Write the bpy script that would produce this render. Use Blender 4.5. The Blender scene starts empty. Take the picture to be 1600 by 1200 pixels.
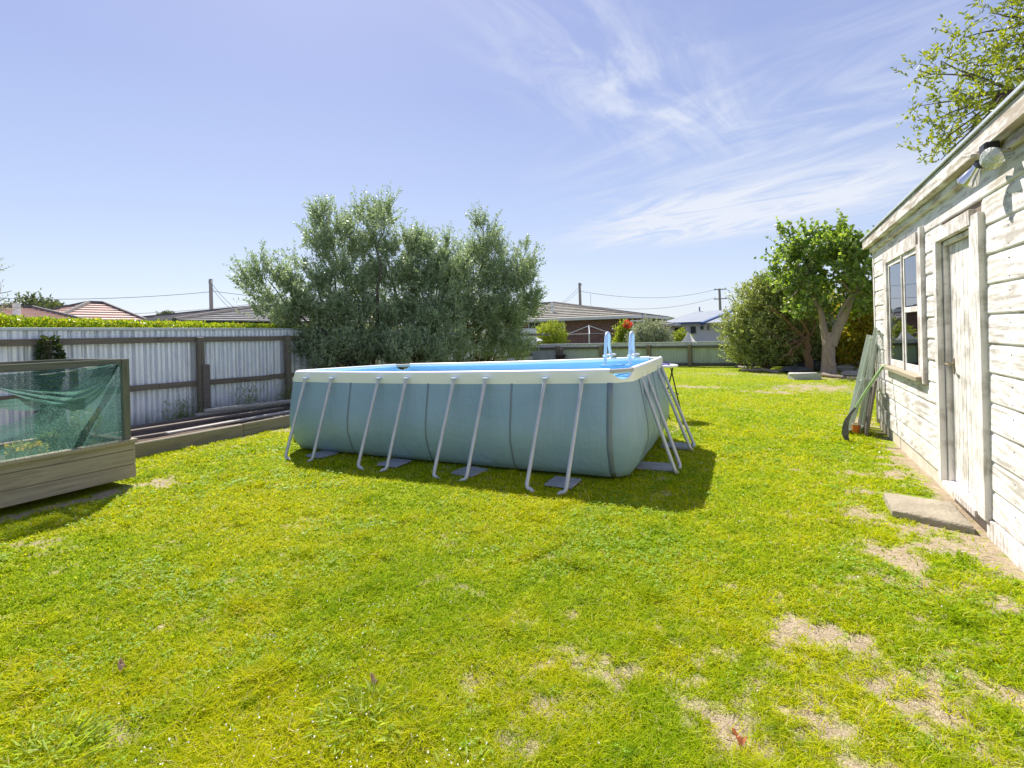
import bpy, math, random
import numpy as np
from mathutils import Matrix, Vector
random.seed(7); rng = np.random.default_rng(7)
R = math.radians
SC = bpy.context.scene; COL = SC.collection

# ---------------------------------------------------------------- camera
F, PX, PY, ROLL, YAW, H = 800., 800., 520., R(1.5), R(27.0), 1.6
cam = bpy.data.cameras.new('camera'); cam.sensor_width = 36; cam.lens = 18; cam.shift_y = -0.05
cam.clip_start = 0.05; cam.clip_end = 3000
co = bpy.data.objects.new('camera', cam); COL.objects.link(co)
co.matrix_world = Matrix.Translation((0, 0, H)) @ Matrix.Rotation(YAW, 4, 'Z') @ Matrix.Rotation(R(90), 4, 'X') @ Matrix.Rotation(-ROLL, 4, 'Z')
SC.camera = co

# ---------------------------------------------------------------- sky, sun, exposure
AZ, EL = R(-49), R(49.5)
wd = bpy.data.worlds.new('World'); SC.world = wd; wd.use_nodes = True
def build_sky():
    nt = wd.node_tree; N = nt.nodes; L = nt.links; N.clear()
    def nd(t, **k):
        n = N.new(t)
        for a, b in k.items(): setattr(n, a, b)
        return n
    def mth(op, a, b=None, clamp=False):
        n = nd('ShaderNodeMath', operation=op, use_clamp=clamp)
        for i, v in enumerate((a, b)):
            if v is None: continue
            if isinstance(v, (int, float)): n.inputs[i].default_value = v
            else: L.new(v, n.inputs[i])
        return n.outputs[0]
    out = nd('ShaderNodeOutputWorld'); bg = nd('ShaderNodeBackground'); bg.inputs[1].default_value = 0.15
    sky = nd('ShaderNodeTexSky', sky_type='NISHITA', sun_disc=False, sun_elevation=EL, sun_rotation=AZ, altitude=0, air_density=1.0, dust_density=0.6, ozone_density=2.2)
    tint = nd('ShaderNodeMix', data_type='RGBA', blend_type='MULTIPLY'); tint.inputs[0].default_value = 1
    tint.inputs[7].default_value = (1.03, 0.95, 0.95, 1)
    L.new(sky.outputs[0], tint.inputs[6])
    tc = nd('ShaderNodeTexCoord'); sp = nd('ShaderNodeSeparateXYZ'); L.new(tc.outputs['Generated'], sp.inputs[0])
    z = mth('MAXIMUM', sp.outputs[2], 0.03)
    px = mth('DIVIDE', sp.outputs[0], z); py = mth('DIVIDE', sp.outputs[1], z)
    def layer(cx, cy, ang, a, b, su, sv, lo, hi, seed, dist):
        c, s = math.cos(ang), math.sin(ang)
        dx = mth('SUBTRACT', px, cx); dy = mth('SUBTRACT', py, cy)
        u = mth('ADD', mth('MULTIPLY', dx, c), mth('MULTIPLY', dy, s))
        v = mth('SUBTRACT', mth('MULTIPLY', dy, c), mth('MULTIPLY', dx, s))
        r = mth('SQRT', mth('ADD', mth('POWER', mth('ABSOLUTE', mth('DIVIDE', u, a)), 2.), mth('POWER', mth('ABSOLUTE', mth('DIVIDE', v, b)), 2.)))
        mr = nd('ShaderNodeMapRange', interpolation_type='SMOOTHSTEP'); L.new(r, mr.inputs[0])
        mr.inputs[1].default_value = 1.0; mr.inputs[2].default_value = 0.1; mr.inputs[3].default_value = 0; mr.inputs[4].default_value = 1
        cb = nd('ShaderNodeCombineXYZ'); L.new(mth('MULTIPLY', u, su), cb.inputs[0]); L.new(mth('MULTIPLY', v, sv), cb.inputs[1]); cb.inputs[2].default_value = seed
        no = nd('ShaderNodeTexNoise'); L.new(cb.outputs[0], no.inputs['Vector'])
        no.inputs['Scale'].default_value = 1; no.inputs['Detail'].default_value = 9; no.inputs['Roughness'].default_value = 0.62; no.inputs['Distortion'].default_value = dist
        m2 = nd('ShaderNodeMapRange', interpolation_type='SMOOTHSTEP'); L.new(no.outputs[0], m2.inputs[0])
        m2.inputs[1].default_value = lo; m2.inputs[2].default_value = hi
        # soft mask shifts the threshold so that the edges feather out
        return mth('MULTIPLY', mr.outputs[0], m2.outputs[0])
    la = layer(-0.35, 4.95, R(-33), 2.7, 1.7, 0.7, 1.5, 0.30, 0.66, 3.1, 1.6)
    lb = layer(-0.50, 2.2, R(80), 1.8, 0.55, 0.9, 3.4, 0.36, 0.74, 8.4, 1.4)
    lc = layer(0.35, 3.0, R(-25), 2.6, 1.6, 0.8, 2.2, 0.38, 0.78, 14.2, 1.6)
    ld = layer(-9.2, 4.2, R(95), 3.2, 1.0, 0.3, 1.6, 0.40, 0.9, 21.0, 0.5)
    tot = mth('ADD', mth('ADD', mth('MULTIPLY', la, 1.5), mth('MULTIPLY', lb, 0.75)), mth('ADD', mth('MULTIPLY', lc, 0.6), mth('MULTIPLY', ld, 0.35)), clamp=True)
    mx = nd('ShaderNodeMix', data_type='RGBA'); L.new(tot, mx.inputs[0]); 
    # even high-altitude veil over the clear-sky model, paler towards the horizon
    gr = nd('ShaderNodeValToRGB'); L.new(sp.outputs[2], gr.inputs[0]); e = gr.color_ramp.elements
    e[0].position = 0.0; e[0].color = (2.6, 3.0, 3.55, 1); e[1].position = .75; e[1].color = (1.25, 1.48, 2.65, 1); k = e.new(.2); k.color = (1.9, 2.27, 3.25, 1); k = e.new(.42); k.color = (1.38, 1.68, 2.9, 1)
    vl = nd('ShaderNodeMix', data_type='RGBA'); vl.inputs[0].default_value = 0.82; L.new(tint.outputs[2], vl.inputs[6]); L.new(gr.outputs[0], vl.inputs[7])
    L.new(vl.outputs[2], mx.inputs[6]); mx.inputs[7].default_value = (3.3, 3.5, 3.95, 1)
    L.new(mx.outputs[2], bg.inputs[0]); L.new(bg.outputs[0], out.inputs[0])
build_sky()
sl = bpy.data.lights.new('sun', 'SUN'); sl.energy = 5.0; sl.angle = R(0.5); sl.color = (1.0, 0.95, 0.86)
so = bpy.data.objects.new('sun', sl); COL.objects.link(so); so.location = (-20, 18, 30)
sd = Vector((math.sin(AZ) * math.cos(EL), math.cos(AZ) * math.cos(EL), math.sin(EL)))
so.rotation_euler = (-sd).to_track_quat('-Z', 'Y').to_euler()
vs = SC.view_settings; SC.display_settings.display_device = 'sRGB'
vs.view_transform = 'Standard'; vs.look = 'None'; vs.gamma = 1; vs.exposure = 0.72; vs.use_curve_mapping = False
try:
    SC.cycles.max_bounces = 8; SC.cycles.transparent_max_bounces = 12; SC.cycles.sample_clamp_indirect = 8
    SC.cycles.caustics_reflective = False; SC.cycles.caustics_refractive = False
except Exception: pass

# ---------------------------------------------------------------- measuring from the photograph's lens to real places
def ray(px, py):
    dx, dy = px - PX, -(py - PY); c, s = math.cos(-ROLL), math.sin(-ROLL)
    x, y = (dx * c - dy * s) / F, (dx * s + dy * c) / F
    cy, sy = math.cos(YAW), math.sin(YAW)
    return Vector((x * cy - sy, x * sy + cy, y))
def at_z(px, py, z=0.):
    r = ray(px, py); return Vector((0, 0, H)) + r * ((z - H) / r.z)
def at_x(px, py, X):
    r = ray(px, py); return Vector((0, 0, H)) + r * (X / r.x)
def at_y(px, py, Y):
    r = ray(px, py); return Vector((0, 0, H)) + r * (Y / r.y)

# ---------------------------------------------------------------- materials
def srgb(r, g, b):
    f = lambda v: ((v / 255 + 0.055) / 1.055) ** 2.4 if v > 10 else v / 255 / 12.92
    return (f(r), f(g), f(b), 1)
class NT:
    def __init__(s, name):
        s.m = bpy.data.materials.new(name); s.m.use_nodes = True; s.t = s.m.node_tree; s.N = s.t.nodes; s.L = s.t.links
        s.p = s.N['Principled BSDF']; s.out = s.N['Material Output']
    def n(s, t, **k):
        x = s.N.new(t)
        for a, b in k.items(): setattr(x, a, b)
        return x
    def coord(s, scale=(1, 1, 1), kind='Object', rot=(0, 0, 0)):
        c = s.n('ShaderNodeTexCoord'); m = s.n('ShaderNodeMapping'); m.inputs['Scale'].default_value = scale; m.inputs['Rotation'].default_value = rot
        s.L.new(c.outputs[kind], m.inputs[0]); return m.outputs[0]
    def pos(s, scale=(1, 1, 1)):
        g = s.n('ShaderNodeNewGeometry'); m = s.n('ShaderNodeMapping'); m.inputs['Scale'].default_value = scale
        s.L.new(g.outputs['Position'], m.inputs[0]); return m.outputs[0]
    def noise(s, vec, scale, detail=4, rough=.55, dist=0):
        x = s.n('ShaderNodeTexNoise'); s.L.new(vec, x.inputs['Vector']); x.inputs['Scale'].default_value = scale
        x.inputs['Detail'].default_value = detail; x.inputs['Roughness'].default_value = rough; x.inputs['Distortion'].default_value = dist; return x.outputs[0]
    def ramp(s, fac, stops):
        r = s.n('ShaderNodeValToRGB'); s.L.new(fac, r.inputs[0]); e = r.color_ramp.elements
        while len(e) < len(stops): e.new(0.5)
        for i, (p, c) in enumerate(stops): e[i].position = p; e[i].color = c if len(c) == 4 else (*c, 1)
        return r.outputs[0]
    def mix(s, fac, a, b, blend='MIX'):
        x = s.n('ShaderNodeMix', data_type='RGBA', blend_type=blend)
        for i, v in ((0, fac), (6, a), (7, b)):
            if isinstance(v, (int, float)): x.inputs[i].default_value = v
            elif isinstance(v, tuple): x.inputs[i].default_value = v if len(v) == 4 else (*v, 1)
            else: s.L.new(v, x.inputs[i])
        return x.outputs[2]
    def math(s, op, a, b=0.):
        x = s.n('ShaderNodeMath', operation=op)
        for i, v in enumerate((a, b)):
            if isinstance(v, (int, float)): x.inputs[i].default_value = v
            else: s.L.new(v, x.inputs[i])
        return x.outputs[0]
    def bump(s, h, strength=.3, dist=.01):
        b = s.n('ShaderNodeBump'); b.inputs['Strength'].default_value = strength; b.inputs['Distance'].default_value = dist
        s.L.new(h, b.inputs['Height']); s.L.new(b.outputs[0], s.p.inputs['Normal']); return b
    def set(s, col=None, rough=None, metal=None, spec=None):
        if col is not None:
            if isinstance(col, tuple): s.p.inputs['Base Color'].default_value = col if len(col) == 4 else (*col, 1)
            else: s.L.new(col, s.p.inputs['Base Color'])
        if rough is not None:
            if isinstance(rough, (int, float)): s.p.inputs['Roughness'].default_value = rough
            else: s.L.new(rough, s.p.inputs['Roughness'])
        if metal is not None: s.p.inputs['Metallic'].default_value = metal
        if spec is not None: s.p.inputs['Specular IOR Level'].default_value = spec
        return s
M = {}
def plain(name, a, b, scale=4, rough=.6, metal=0, bump=.15, stretch=(1, 1, 1), bd=.004, spec=None):
    t = NT(name); v = t.coord(stretch); n = t.noise(v, scale, 6, .62)
    t.set(t.ramp(n, [(.3, a), (.7, b)]), rough, metal, spec)
    if bump: t.bump(t.noise(v, scale * 6, 4), bump, bd)
    M[name] = t.m; return t
def wood(name, base, dark, axis, rough=.8, paint=None, amount=.5, flake=3.0, green=None):
    """timber with grain along `axis`; optional worn paint with bare grain showing through"""
    t = NT(name); st = [9, 9, 9]; st[axis] = .55
    v = t.coord(tuple(st)); g = t.noise(v, 2.2, 8, .7, 1.6)
    st2 = [60, 60, 60]; st2[axis] = 2.0
    f = t.noise(t.coord(tuple(st2)), 1.0, 4, .6)
    wc = t.ramp(g, [(.28, dark), (.5, base), (.75, tuple(min(1, c * 1.25) for c in base[:3]))])
    wc = t.mix(.35, wc, t.ramp(f, [(.3, dark), (.7, base)]))
    h = t.mix(.5, g, f)
    if paint:
        # swirling cathedral grain decides where the paint has gone
        s3 = [3.2, 3.2, 3.2]; s3[axis] = .8
        wv = t.n('ShaderNodeTexWave', wave_type='RINGS', rings_direction='SPHERICAL'); wv.inputs['Scale'].default_value = 1.5
        wv.inputs['Distortion'].default_value = 9; wv.inputs['Detail'].default_value = 4; wv.inputs['Detail Scale'].default_value = 1.3
        t.L.new(t.coord(tuple(s3)), wv.inputs['Vector'])
        big = t.noise(t.coord((1.1, .6 if axis == 1 else 1.1, 1.6)), flake, 9, .68)
        k = t.math('ADD', t.math('MULTIPLY', wv.outputs[0], .09), t.math('ADD', t.math('MULTIPLY', big, .80), t.math('MULTIPLY', g, .32)))
        mask = t.ramp(k, [(amount, (.12, .12, .12)), (amount + .13, (1, 1, 1))])
        pn = t.noise(t.coord((1, 1, 1)), 1.7, 5)
        pc = t.ramp(pn, [(.3, tuple(c * .86 for c in paint[:3])), (.7, paint)])
        if green: pc = t.mix(t.ramp(t.noise(t.coord((.7, .7, 2)), 1.3, 5), [(.52, (0, 0, 0)), (.75, (.55, .55, .55))]), pc, green)
        wc = t.mix(mask, wc, pc); h = t.mix(.6, h, mask)
    t.set(wc, rough, 0, .25); t.bump(h, .45, .004); M[name] = t.m; return t
def leafmat(name, cols, rough=.45, trans=.4, tcol=None, spec=.4, nscale=1.2):
    t = NT(name); g = t.n('ShaderNodeNewGeometry'); stops = [(i / max(1, len(cols) - 1), c) for i, c in enumerate(cols)]
    rnd = t.math('ADD', t.math('MULTIPLY', g.outputs['Random Per Island'], .6), t.math('MULTIPLY', t.noise(t.pos(), nscale, 3), .4))
    c = t.ramp(rnd, [(.12 + .76 * p, q) for p, q in stops])
    t.set(c, rough, 0, spec)
    tr = t.n('ShaderNodeBsdfTranslucent'); mc = t.mix(1.0, c, tcol or (1.5, 1.45, .55), 'MULTIPLY'); t.L.new(mc, tr.inputs[0])
    ms = t.n('ShaderNodeMixShader'); ms.inputs[0].default_value = trans
    t.L.new(t.p.outputs[0], ms.inputs[1]); t.L.new(tr.outputs[0], ms.inputs[2]); t.L.new(ms.outputs[0], t.out.inputs[0]); M[name] = t.m
    return t
# timber
wood('board_paint', (.48, .43, .38), (.25, .22, .19), 1, paint=(.83, .79, .76), amount=.505, green=(.70, .68, .48, 1))
wood('board_paint_v', (.50, .46, .40), (.26, .23, .2), 2, paint=(.82, .77, .73), amount=.49)
wood('bare_trim', (.44, .38, .33), (.24, .2, .18), 2, paint=(.80, .75, .71), amount=.54)
wood('fascia_paint', (.42, .34, .26), (.2, .15, .11), 1, paint=(.76, .74, .70), amount=.525)
wood('rail_timber', (.24, .20, .15), (.09, .07, .05), 1)
wood('post_timber', (.23, .20, .15), (.08, .07, .05), 2)
wood('rail_timber_x', (.16, .145, .115), (.07, .06, .045), 0)
wood('sleeper', (.30, .26, .19), (.13, .11, .08), 1)
wood('bed_board', (.42, .36, .26), (.18, .15, .11), 1)
wood('frame_timber', (.19, .19, .14), (.08, .08, .06), 1)
wood('frame_timber_v', (.19, .19, .14), (.08, .08, .06), 2)
wood('plank_pale', (.45, .42, .38), (.22, .2, .18), 1)
wood('plank_dark', (.20, .17, .145), (.08, .07, .06), 1)
wood('pole_timber', (.36, .33, .30), (.2, .18, .16), 2)
wood('log_wood', (.3, .25, .2), (.1, .08, .06), 0)
t = wood('bark', (.40, .31, .24), (.13, .10, .08), 2); t.bump(t.noise(t.coord((6, 6, 1.5)), 4, 8, .7), .9, .03)
wood('bark_dark', (.13, .10, .08), (.05, .04, .03), 2)
wood('bark_brown', (.24, .15, .09), (.10, .06, .04), 2)
# metals and plastics
def zinc():
    t = NT('zinc'); v = t.coord((.4, 1, .35)); n = t.noise(v, 5, 6, .6, .5)
    sp = t.n('ShaderNodeTexVoronoi'); t.L.new(t.coord(), sp.inputs[0]); sp.inputs['Scale'].default_value = 45
    c = t.ramp(n, [(.25, (.72, .74, .80)), (.5, (.86, .88, .94)), (.8, (.92, .94, .98))])
    c = t.mix(.18, c, sp.outputs['Color'], 'SOFT_LIGHT')
    st = t.noise(t.coord((1, 9, .4)), 2.5, 6, .7)
    c = t.mix(t.ramp(st, [(.58, (0, 0, 0)), (.75, (.55, .55, .55))]), c, (.42, .44, .44))
    g2 = t.n('ShaderNodeNewGeometry'); sx = t.n('ShaderNodeSeparateXYZ'); t.L.new(g2.outputs['Position'], sx.inputs[0])
    wn = t.n('ShaderNodeTexWhiteNoise', noise_dimensions='1D'); t.L.new(t.math('FLOOR', t.math('DIVIDE', sx.outputs[1], .76)), wn.inputs['W'])
    c = t.mix(t.math('MULTIPLY', wn.outputs['Value'], .22), c, (.60, .62, .66))
    lo = t.math('ADD', sx.outputs[2], t.math('MULTIPLY', t.noise(t.pos((1, 3, 1)), 3, 6, .7), .7)); c = t.mix(t.ramp(lo, [(.38, (.75, .75, .75)), (.72, (0, 0, 0))]), c, (.30, .33, .28))
    rs = t.noise(t.pos((1, 4, .8)), 2.4, 6, .75); c = t.mix(t.ramp(rs, [(.64, (0, 0, 0)), (.76, (.5, .5, .5))]), c, (.36, .29, .24))
    t.set(c, t.ramp(n, [(.3, (.5, .5, .5)), (.7, (.32, .32, .32))]), .35, .6); t.bump(n, .15, .01); M['zinc'] = t.m
zinc()
def zinc2():
    t = NT('zinc_green'); n = t.noise(t.coord((1, 1, .3)), 3, 6)
    t.set(t.ramp(n, [(.25, (.46, .53, .50)), (.75, (.64, .70, .67))]), .5, .25, .4); M['zinc_green'] = t.m
zinc2()
plain('zinc_cap', (.5, .53, .56), (.64, .66, .7), 3, .45, .4)
plain('leg_metal', (.46, .47, .51), (.56, .57, .61), 6, .38, .25, .03)
plain('ladder_paint', (.50, .62, .80), (.58, .69, .85), 3, .3, 0, 0)
plain('tread_blue', (.16, .38, .62), (.2, .44, .7), 3, .45, 0, 0)
plain('white_vinyl', (.89, .91, .94), (.93, .94, .96), 1.5, .38, 0, .06, (1, 1, 1), .01)
plain('grey_joint', (.40, .38, .34), (.5, .48, .44), 6, .5)
plain('white_plastic', (.75, .75, .76), (.82, .82, .83), 3, .4)
plain('black_plastic', (.02, .02, .022), (.035, .035, .04), 6, .45)
plain('purple_cloth', (.12, .08, .32), (.2, .13, .45), 12, .9)
plain('white_metal', (.74, .75, .76), (.8, .8, .8), 4, .4, 0, .05)
plain('brass', (.3, .24, .16), (.42, .35, .25), 14, .45, .8)
def liner():
    t = NT('liner_fabric'); n = t.noise(t.coord((.5, .5, 1)), 2.2, 5); s = t.n('ShaderNodeSeparateXYZ'); g = t.n('ShaderNodeNewGeometry'); t.L.new(g.outputs['Position'], s.inputs[0])
    c = t.ramp(n, [(.3, (.25, .38, .50)), (.7, (.305, .435, .555))])
    # greener tone mixed in unevenly towards the bottom of the wall
    low = t.math('ADD', s.outputs[2], t.math('MULTIPLY', n, .55))
    c = t.mix(t.ramp(low, [(.3, (.6, .6, .6)), (.95, (0, 0, 0))]), c, (.27, .42, .45))
    # fine drip marks under the white band
    dr = t.noise(t.coord((22, 22, .25)), 1, 5, .7)
    hi = t.ramp(s.outputs[2], [(.72, (0, 0, 0)), (.95, (1, 1, 1))])
    dm = t.mix(1.0, t.ramp(dr, [(.52, (0, 0, 0)), (.68, (.45, .45, .45))]), hi, 'MULTIPLY')
    c = t.mix(dm, c, (.34, .42, .44))
    w = t.mix(.55, t.noise(t.coord((1, 1, 2.4)), 3.0, 5, .6, .6), t.noise(t.coord((5, 5, .7)), 2.0, 4, .6, 1.2))
    t.set(c, .42, 0, .5); b = t.bump(w, .5, .045); M['liner_fabric'] = t.m
liner()
plain('liner_seam', (.18, .23, .27), (.21, .255, .295), 4, .5, 0, .05)
plain('liner_blue', (.36, .66, .88), (.42, .70, .90), 1.5, .4, 0, .08, (1, 1, 1), .01)
def water():
    t = NT('pool_water'); t.set((.34, .68, .86, 1), .03, 0, .5); t.p.inputs['IOR'].default_value = 1.33
    t.bump(t.noise(t.pos((1, 1, 1)), 5, 3), .12, .02); M['pool_water'] = t.m
water()
plain('paver', (.20, .22, .25), (.30, .32, .35), 9, .85, 0, .5)
plain('concrete', (.26, .22, .15), (.38, .33, .25), 5, .9, 0, .8, (1, 1, 1), .02)
plain('concrete_pale', (.38, .37, .34), (.52, .50, .46), 5, .9, 0, .6, (1, 1, 1), .01)
plain('plinth', (.50, .44, .36), (.66, .60, .50), 3, .9, 0, .5, (1, 1, 1), .01)
plain('soil', (.08, .055, .04), (.17, .12, .085), 9, .95, 0, 1., (1, 1, 1), .03)
plain('dark_sheet', (.05, .055, .06), (.11, .115, .12), 4, .6, 0, .8, (1, 1, 1), .05)
plain('stone', (.28, .25, .22), (.42, .38, .33), 6, .9, 0, .8, (1, 1, 1), .02)
plain('tool_green', (.20, .36, .10), (.30, .46, .16), 8, .5)
plain('tool_iron', (.06, .065, .07), (.13, .13, .13), 10, .55, .5)
plain('orange_plastic', (.75, .18, .02), (.8, .25, .04), 8, .5)
plain('roof_grey', (.27, .26, .24), (.42, .40, .38), 2.2, .85, 0, .3)
plain('roof_brown', (.24, .22, .18), (.40, .37, .31), 2.5, .85, 0, .4)
plain('roof_terracotta', (.62, .44, .36), (.72, .54, .45), 2.5, .85, 0, .3)
plain('ridge_dark', (.10, .085, .08), (.15, .13, .12), 5, .8)
plain('roof_blue', (.24, .27, .31), (.31, .34, .38), 1.5, .6, 0, .1)
plain('fascia_blue', (.05, .09, .22), (.07, .12, .28), 3, .5)
plain('gutter_white', (.66, .64, .60), (.74, .72, .68), 3, .5)
plain('wall_white', (.80, .80, .84), (.86, .86, .89), 1, .8)
plain('wall_cream', (.6, .57, .5), (.7, .67, .6), 1, .8)
plain('red_roof', (.5, .1, .06), (.6, .16, .1), 3, .7)
plain('glass_dark', (.04, .05, .06), (.07, .08, .09), 1, .12, 0, 0)
plain('sail_cloth', (.66, .63, .57), (.76, .73, .67), 2, .8, 0, .3, (1, 1, 1), .02)
plain('curtain', (.42, .36, .29), (.62, .55, .46), 6, .9, 0, .5, (1, 8, .3), .02)
plain('interior', (.20, .16, .12), (.28, .23, .18), 3, .9)
plain('wire', (.12, .12, .13), (.16, .16, .17), 3, .6)
plain('dead_leaf_brown', (.4, .26, .15), (.55, .38, .25), 30, .8)
plain('dead_leaf_orange', (.55, .16, .05), (.7, .26, .1), 30, .7)
def brick():
    t = NT('brick'); b = t.n('ShaderNodeTexBrick'); t.L.new(t.coord((1, 1, 1), rot=(R(90), 0, 0)), b.inputs[0])
    b.inputs['Color1'].default_value = (.17, .07, .055, 1); b.inputs['Color2'].default_value = (.26, .115, .085, 1); b.inputs['Mortar'].default_value = (.24, .2, .18, 1)
    b.inputs['Scale'].default_value = 1; b.inputs['Brick Width'].default_value = .24; b.inputs['Row Height'].default_value = .1; b.inputs['Mortar Size'].default_value = .012
    t.set(b.outputs[0], .9); M['brick'] = t.m
brick()
def glass():
    t = NT('window_glass'); t.N.remove(t.p)
    tr = t.n('ShaderNodeBsdfTransparent'); tr.inputs[0].default_value = (.62, .66, .66, 1); gl = t.n('ShaderNodeBsdfGlossy'); gl.inputs['Roughness'].default_value = .02; gl.inputs[0].default_value = (.9, .93, 1, 1)
    lw = t.n('ShaderNodeFresnel'); lw.inputs[0].default_value = 1.75
    mp = t.n('ShaderNodeMath', operation='MULTIPLY_ADD'); t.L.new(lw.outputs[0], mp.inputs[0]); mp.inputs[1].default_value = 1.1; mp.inputs[2].default_value = .12
    ms = t.n('ShaderNodeMixShader'); t.L.new(mp.outputs[0], ms.inputs[0]); t.L.new(tr.outputs[0], ms.inputs[1]); t.L.new(gl.outputs[0], ms.inputs[2]); t.L.new(ms.outputs[0], t.out.inputs[0]); M['window_glass'] = t.m
    t = NT('clear_glass'); t.set((.85, .95, .92, 1), .03); t.p.inputs['Alpha'].default_value = .28; M['clear_glass'] = t.m
    t = NT('lamp_glass'); t.set((.55, .55, .46, 1), .04, .35, 1.0); t.bump(t.noise(t.coord(), 45, 2), .8, .02); M['lamp_glass'] = t.m
    t = NT('chrome'); t.set((.7, .7, .7, 1), .12, 1); M['chrome'] = t.m
glass()
def net(name, dens):
    t = NT(name); n = t.noise(t.coord((1, 1, 1)), 3, 3); k = t.noise(t.coord((1, 1, 1)), 90, 2, .6)
    t.set(t.ramp(n, [(.3, (.05, .14, .115)), (.7, (.12, .22, .19))]), .5, 0, .6)
    tl = t.n('ShaderNodeBsdfTranslucent'); tl.inputs[0].default_value = (.13, .28, .24, 1)
    m1 = t.n('ShaderNodeMixShader'); m1.inputs[0].default_value = .5; t.L.new(t.p.outputs[0], m1.inputs[1]); t.L.new(tl.outputs[0], m1.inputs[2])
    tp = t.n('ShaderNodeBsdfTransparent'); m2 = t.n('ShaderNodeMixShader')
    f = t.ramp(t.math('ADD', t.math('MULTIPLY', k, .8), t.math('MULTIPLY', n, .2)), [(.5 - dens * .3, (0, 0, 0)), (.5 + .35 - dens * .3, (.95, .95, .95))])
    t.L.new(f, m2.inputs[0]); t.L.new(tp.outputs[0], m2.inputs[1]); t.L.new(m1.outputs[0], m2.inputs[2]); t.L.new(m2.outputs[0], t.out.inputs[0]); M[name] = t.m
net('shade_net', .72); net('shade_net_fold', .9)
def lawn():
    t = NT('lawn'); p = t.pos(); a = t.n('ShaderNodeAttribute'); a.attribute_name = 'dirt'
    n = t.noise(p, 1.3, 6, .6); f = t.noise(p, 28, 6, .75); m = t.noise(p, 6, 5, .65)
    g = t.ramp(n, [(.28, (.28, .38, .006)), (.5, (.40, .46, .006)), (.75, (.50, .50, .010))])
    g = t.mix(t.ramp(m, [(.3, (0, 0, 0)), (.7, (.7, .7, .7))]), g, (.16, .26, .008))
    g = t.mix(t.ramp(f, [(.35, (.75, .75, .75)), (.6, (0, 0, 0))]), g, (.10, .16, .006))
    s = t.ramp(f, [(.25, (.20, .15, .10)), (.55, (.45, .36, .25)), (.8, (.60, .51, .38))])
    s = t.mix(t.ramp(m, [(.45, (0, 0, 0)), (.7, (.5, .5, .5))]), s, (.28, .20, .13))
    t.set(t.mix(a.outputs['Fac'], g, s), .9, 0, .2); t.bump(t.mix(.5, f, t.noise(p, 90, 4)), .8, .03); M['lawn'] = t.m
    t = NT('far_ground'); t.set(t.ramp(t.noise(t.pos(), .2, 5), [(.3, (.08, .11, .02)), (.7, (.16, .17, .05))]), .95); M['far_ground'] = t.m
lawn()
def grassmat():
    t = NT('grass_blade'); g = t.n('ShaderNodeNewGeometry'); rn = g.outputs['Random Per Island']; p = t.pos()
    a = t.ramp(rn, [(.05, (.14, .27, .004)), (.4, (.29, .42, .005)), (.78, (.44, .54, .008)), (.94, (.55, .58, .06)), (.98, (.60, .54, .26))])
    b = t.ramp(rn, [(.05, (.28, .36, .004)), (.4, (.50, .54, .005)), (.80, (.64, .62, .008)), (.93, (.64, .59, .10)), (.97, (.66, .56, .30))])
    k = t.math('ADD', t.math('MULTIPLY', t.noise(p, .55, 3, .5), .6), t.math('MULTIPLY', t.noise(p, 3.2, 4, .6), .4))
    c = t.mix(t.ramp(k, [(.42, (0, 0, 0)), (.56, (1, 1, 1))]), a, b); c = t.mix(t.ramp(t.noise(p, 7, 4, .7), [(.56, (0, 0, 0)), (.70, (.6, .6, .6))]), c, (.13, .27, .006)); t.set(c, .7, 0, .05)
    tr = t.n('ShaderNodeBsdfTranslucent'); t.L.new(t.mix(1.0, c, (1.2, 1.15, .4), 'MULTIPLY'), tr.inputs[0]); ms = t.n('ShaderNodeMixShader'); ms.inputs[0].default_value = .48
    t.L.new(t.p.outputs[0], ms.inputs[1]); t.L.new(tr.outputs[0], ms.inputs[2]); t.L.new(ms.outputs[0], t.out.inputs[0]); M['grass_blade'] = t.m
grassmat()
leafmat('clover', [(.16, .30, .02), (.26, .42, .03), (.38, .52, .08)], .5, .4, None, .2)
leafmat('thatch', [(.16, .12, .07), (.42, .36, .22), (.62, .56, .38), (.30, .36, .05)], .8, .2, (1, 1, .8), .1)
leafmat('daisy', [(.8, .8, .76), (.85, .85, .8)], .6, .3, (1, 1, 1))
leafmat('weed_leaf', [(.22, .33, .02), (.36, .46, .05), (.5, .56, .18)], .5, .45, None, .2)
leafmat('olive_leaf', [(.18, .25, .13), (.30, .38, .20), (.43, .50, .30), (.58, .63, .46)], .35, .40, (1.05, 1.15, .8), .5)
leafmat('fig_leaf', [(.10, .17, .05), (.18, .28, .07), (.29, .38, .10), (.46, .52, .17)], .35, .48, (1.35, 1.4, .45), .5)
leafmat('shrub_leaf', [(.20, .26, .10), (.32, .38, .15), (.46, .50, .24)], .4, .42, (1.4, 1.35, .6), .5)
leafmat('hedge_leaf', [(.07, .16, .015), (.17, .30, .02), (.32, .43, .03), (.48, .53, .05), (.36, .20, .06)], .35, .42, (1.5, 1.4, .4), .5, 3)
leafmat('yellow_leaf', [(.18, .24, .03), (.32, .35, .04), (.5, .42, .05), (.55, .3, .06)], .4, .45, None, .4, 2)
leafmat('lime_leaf', [(.2, .28, .03), (.32, .4, .04), (.46, .5, .08)], .4, .4, None, .4)
leafmat('ash_leaf', [(.14, .20, .02), (.24, .30, .03), (.36, .38, .045)], .35, .5, (1.6, 1.5, .4), .5, 1.5)
leafmat('ivy_leaf', [(.03, .06, .015), (.06, .095, .03), (.1, .13, .05)], .3, .3)
leafmat('dark_leaf', [(.06, .12, .04), (.1, .18, .07), (.18, .25, .12)], .3, .3)
leafmat('pale_leaf', [(.28, .33, .2), (.38, .43, .28), (.48, .5, .36)], .5, .3, (1.2, 1.2, .8))
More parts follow.
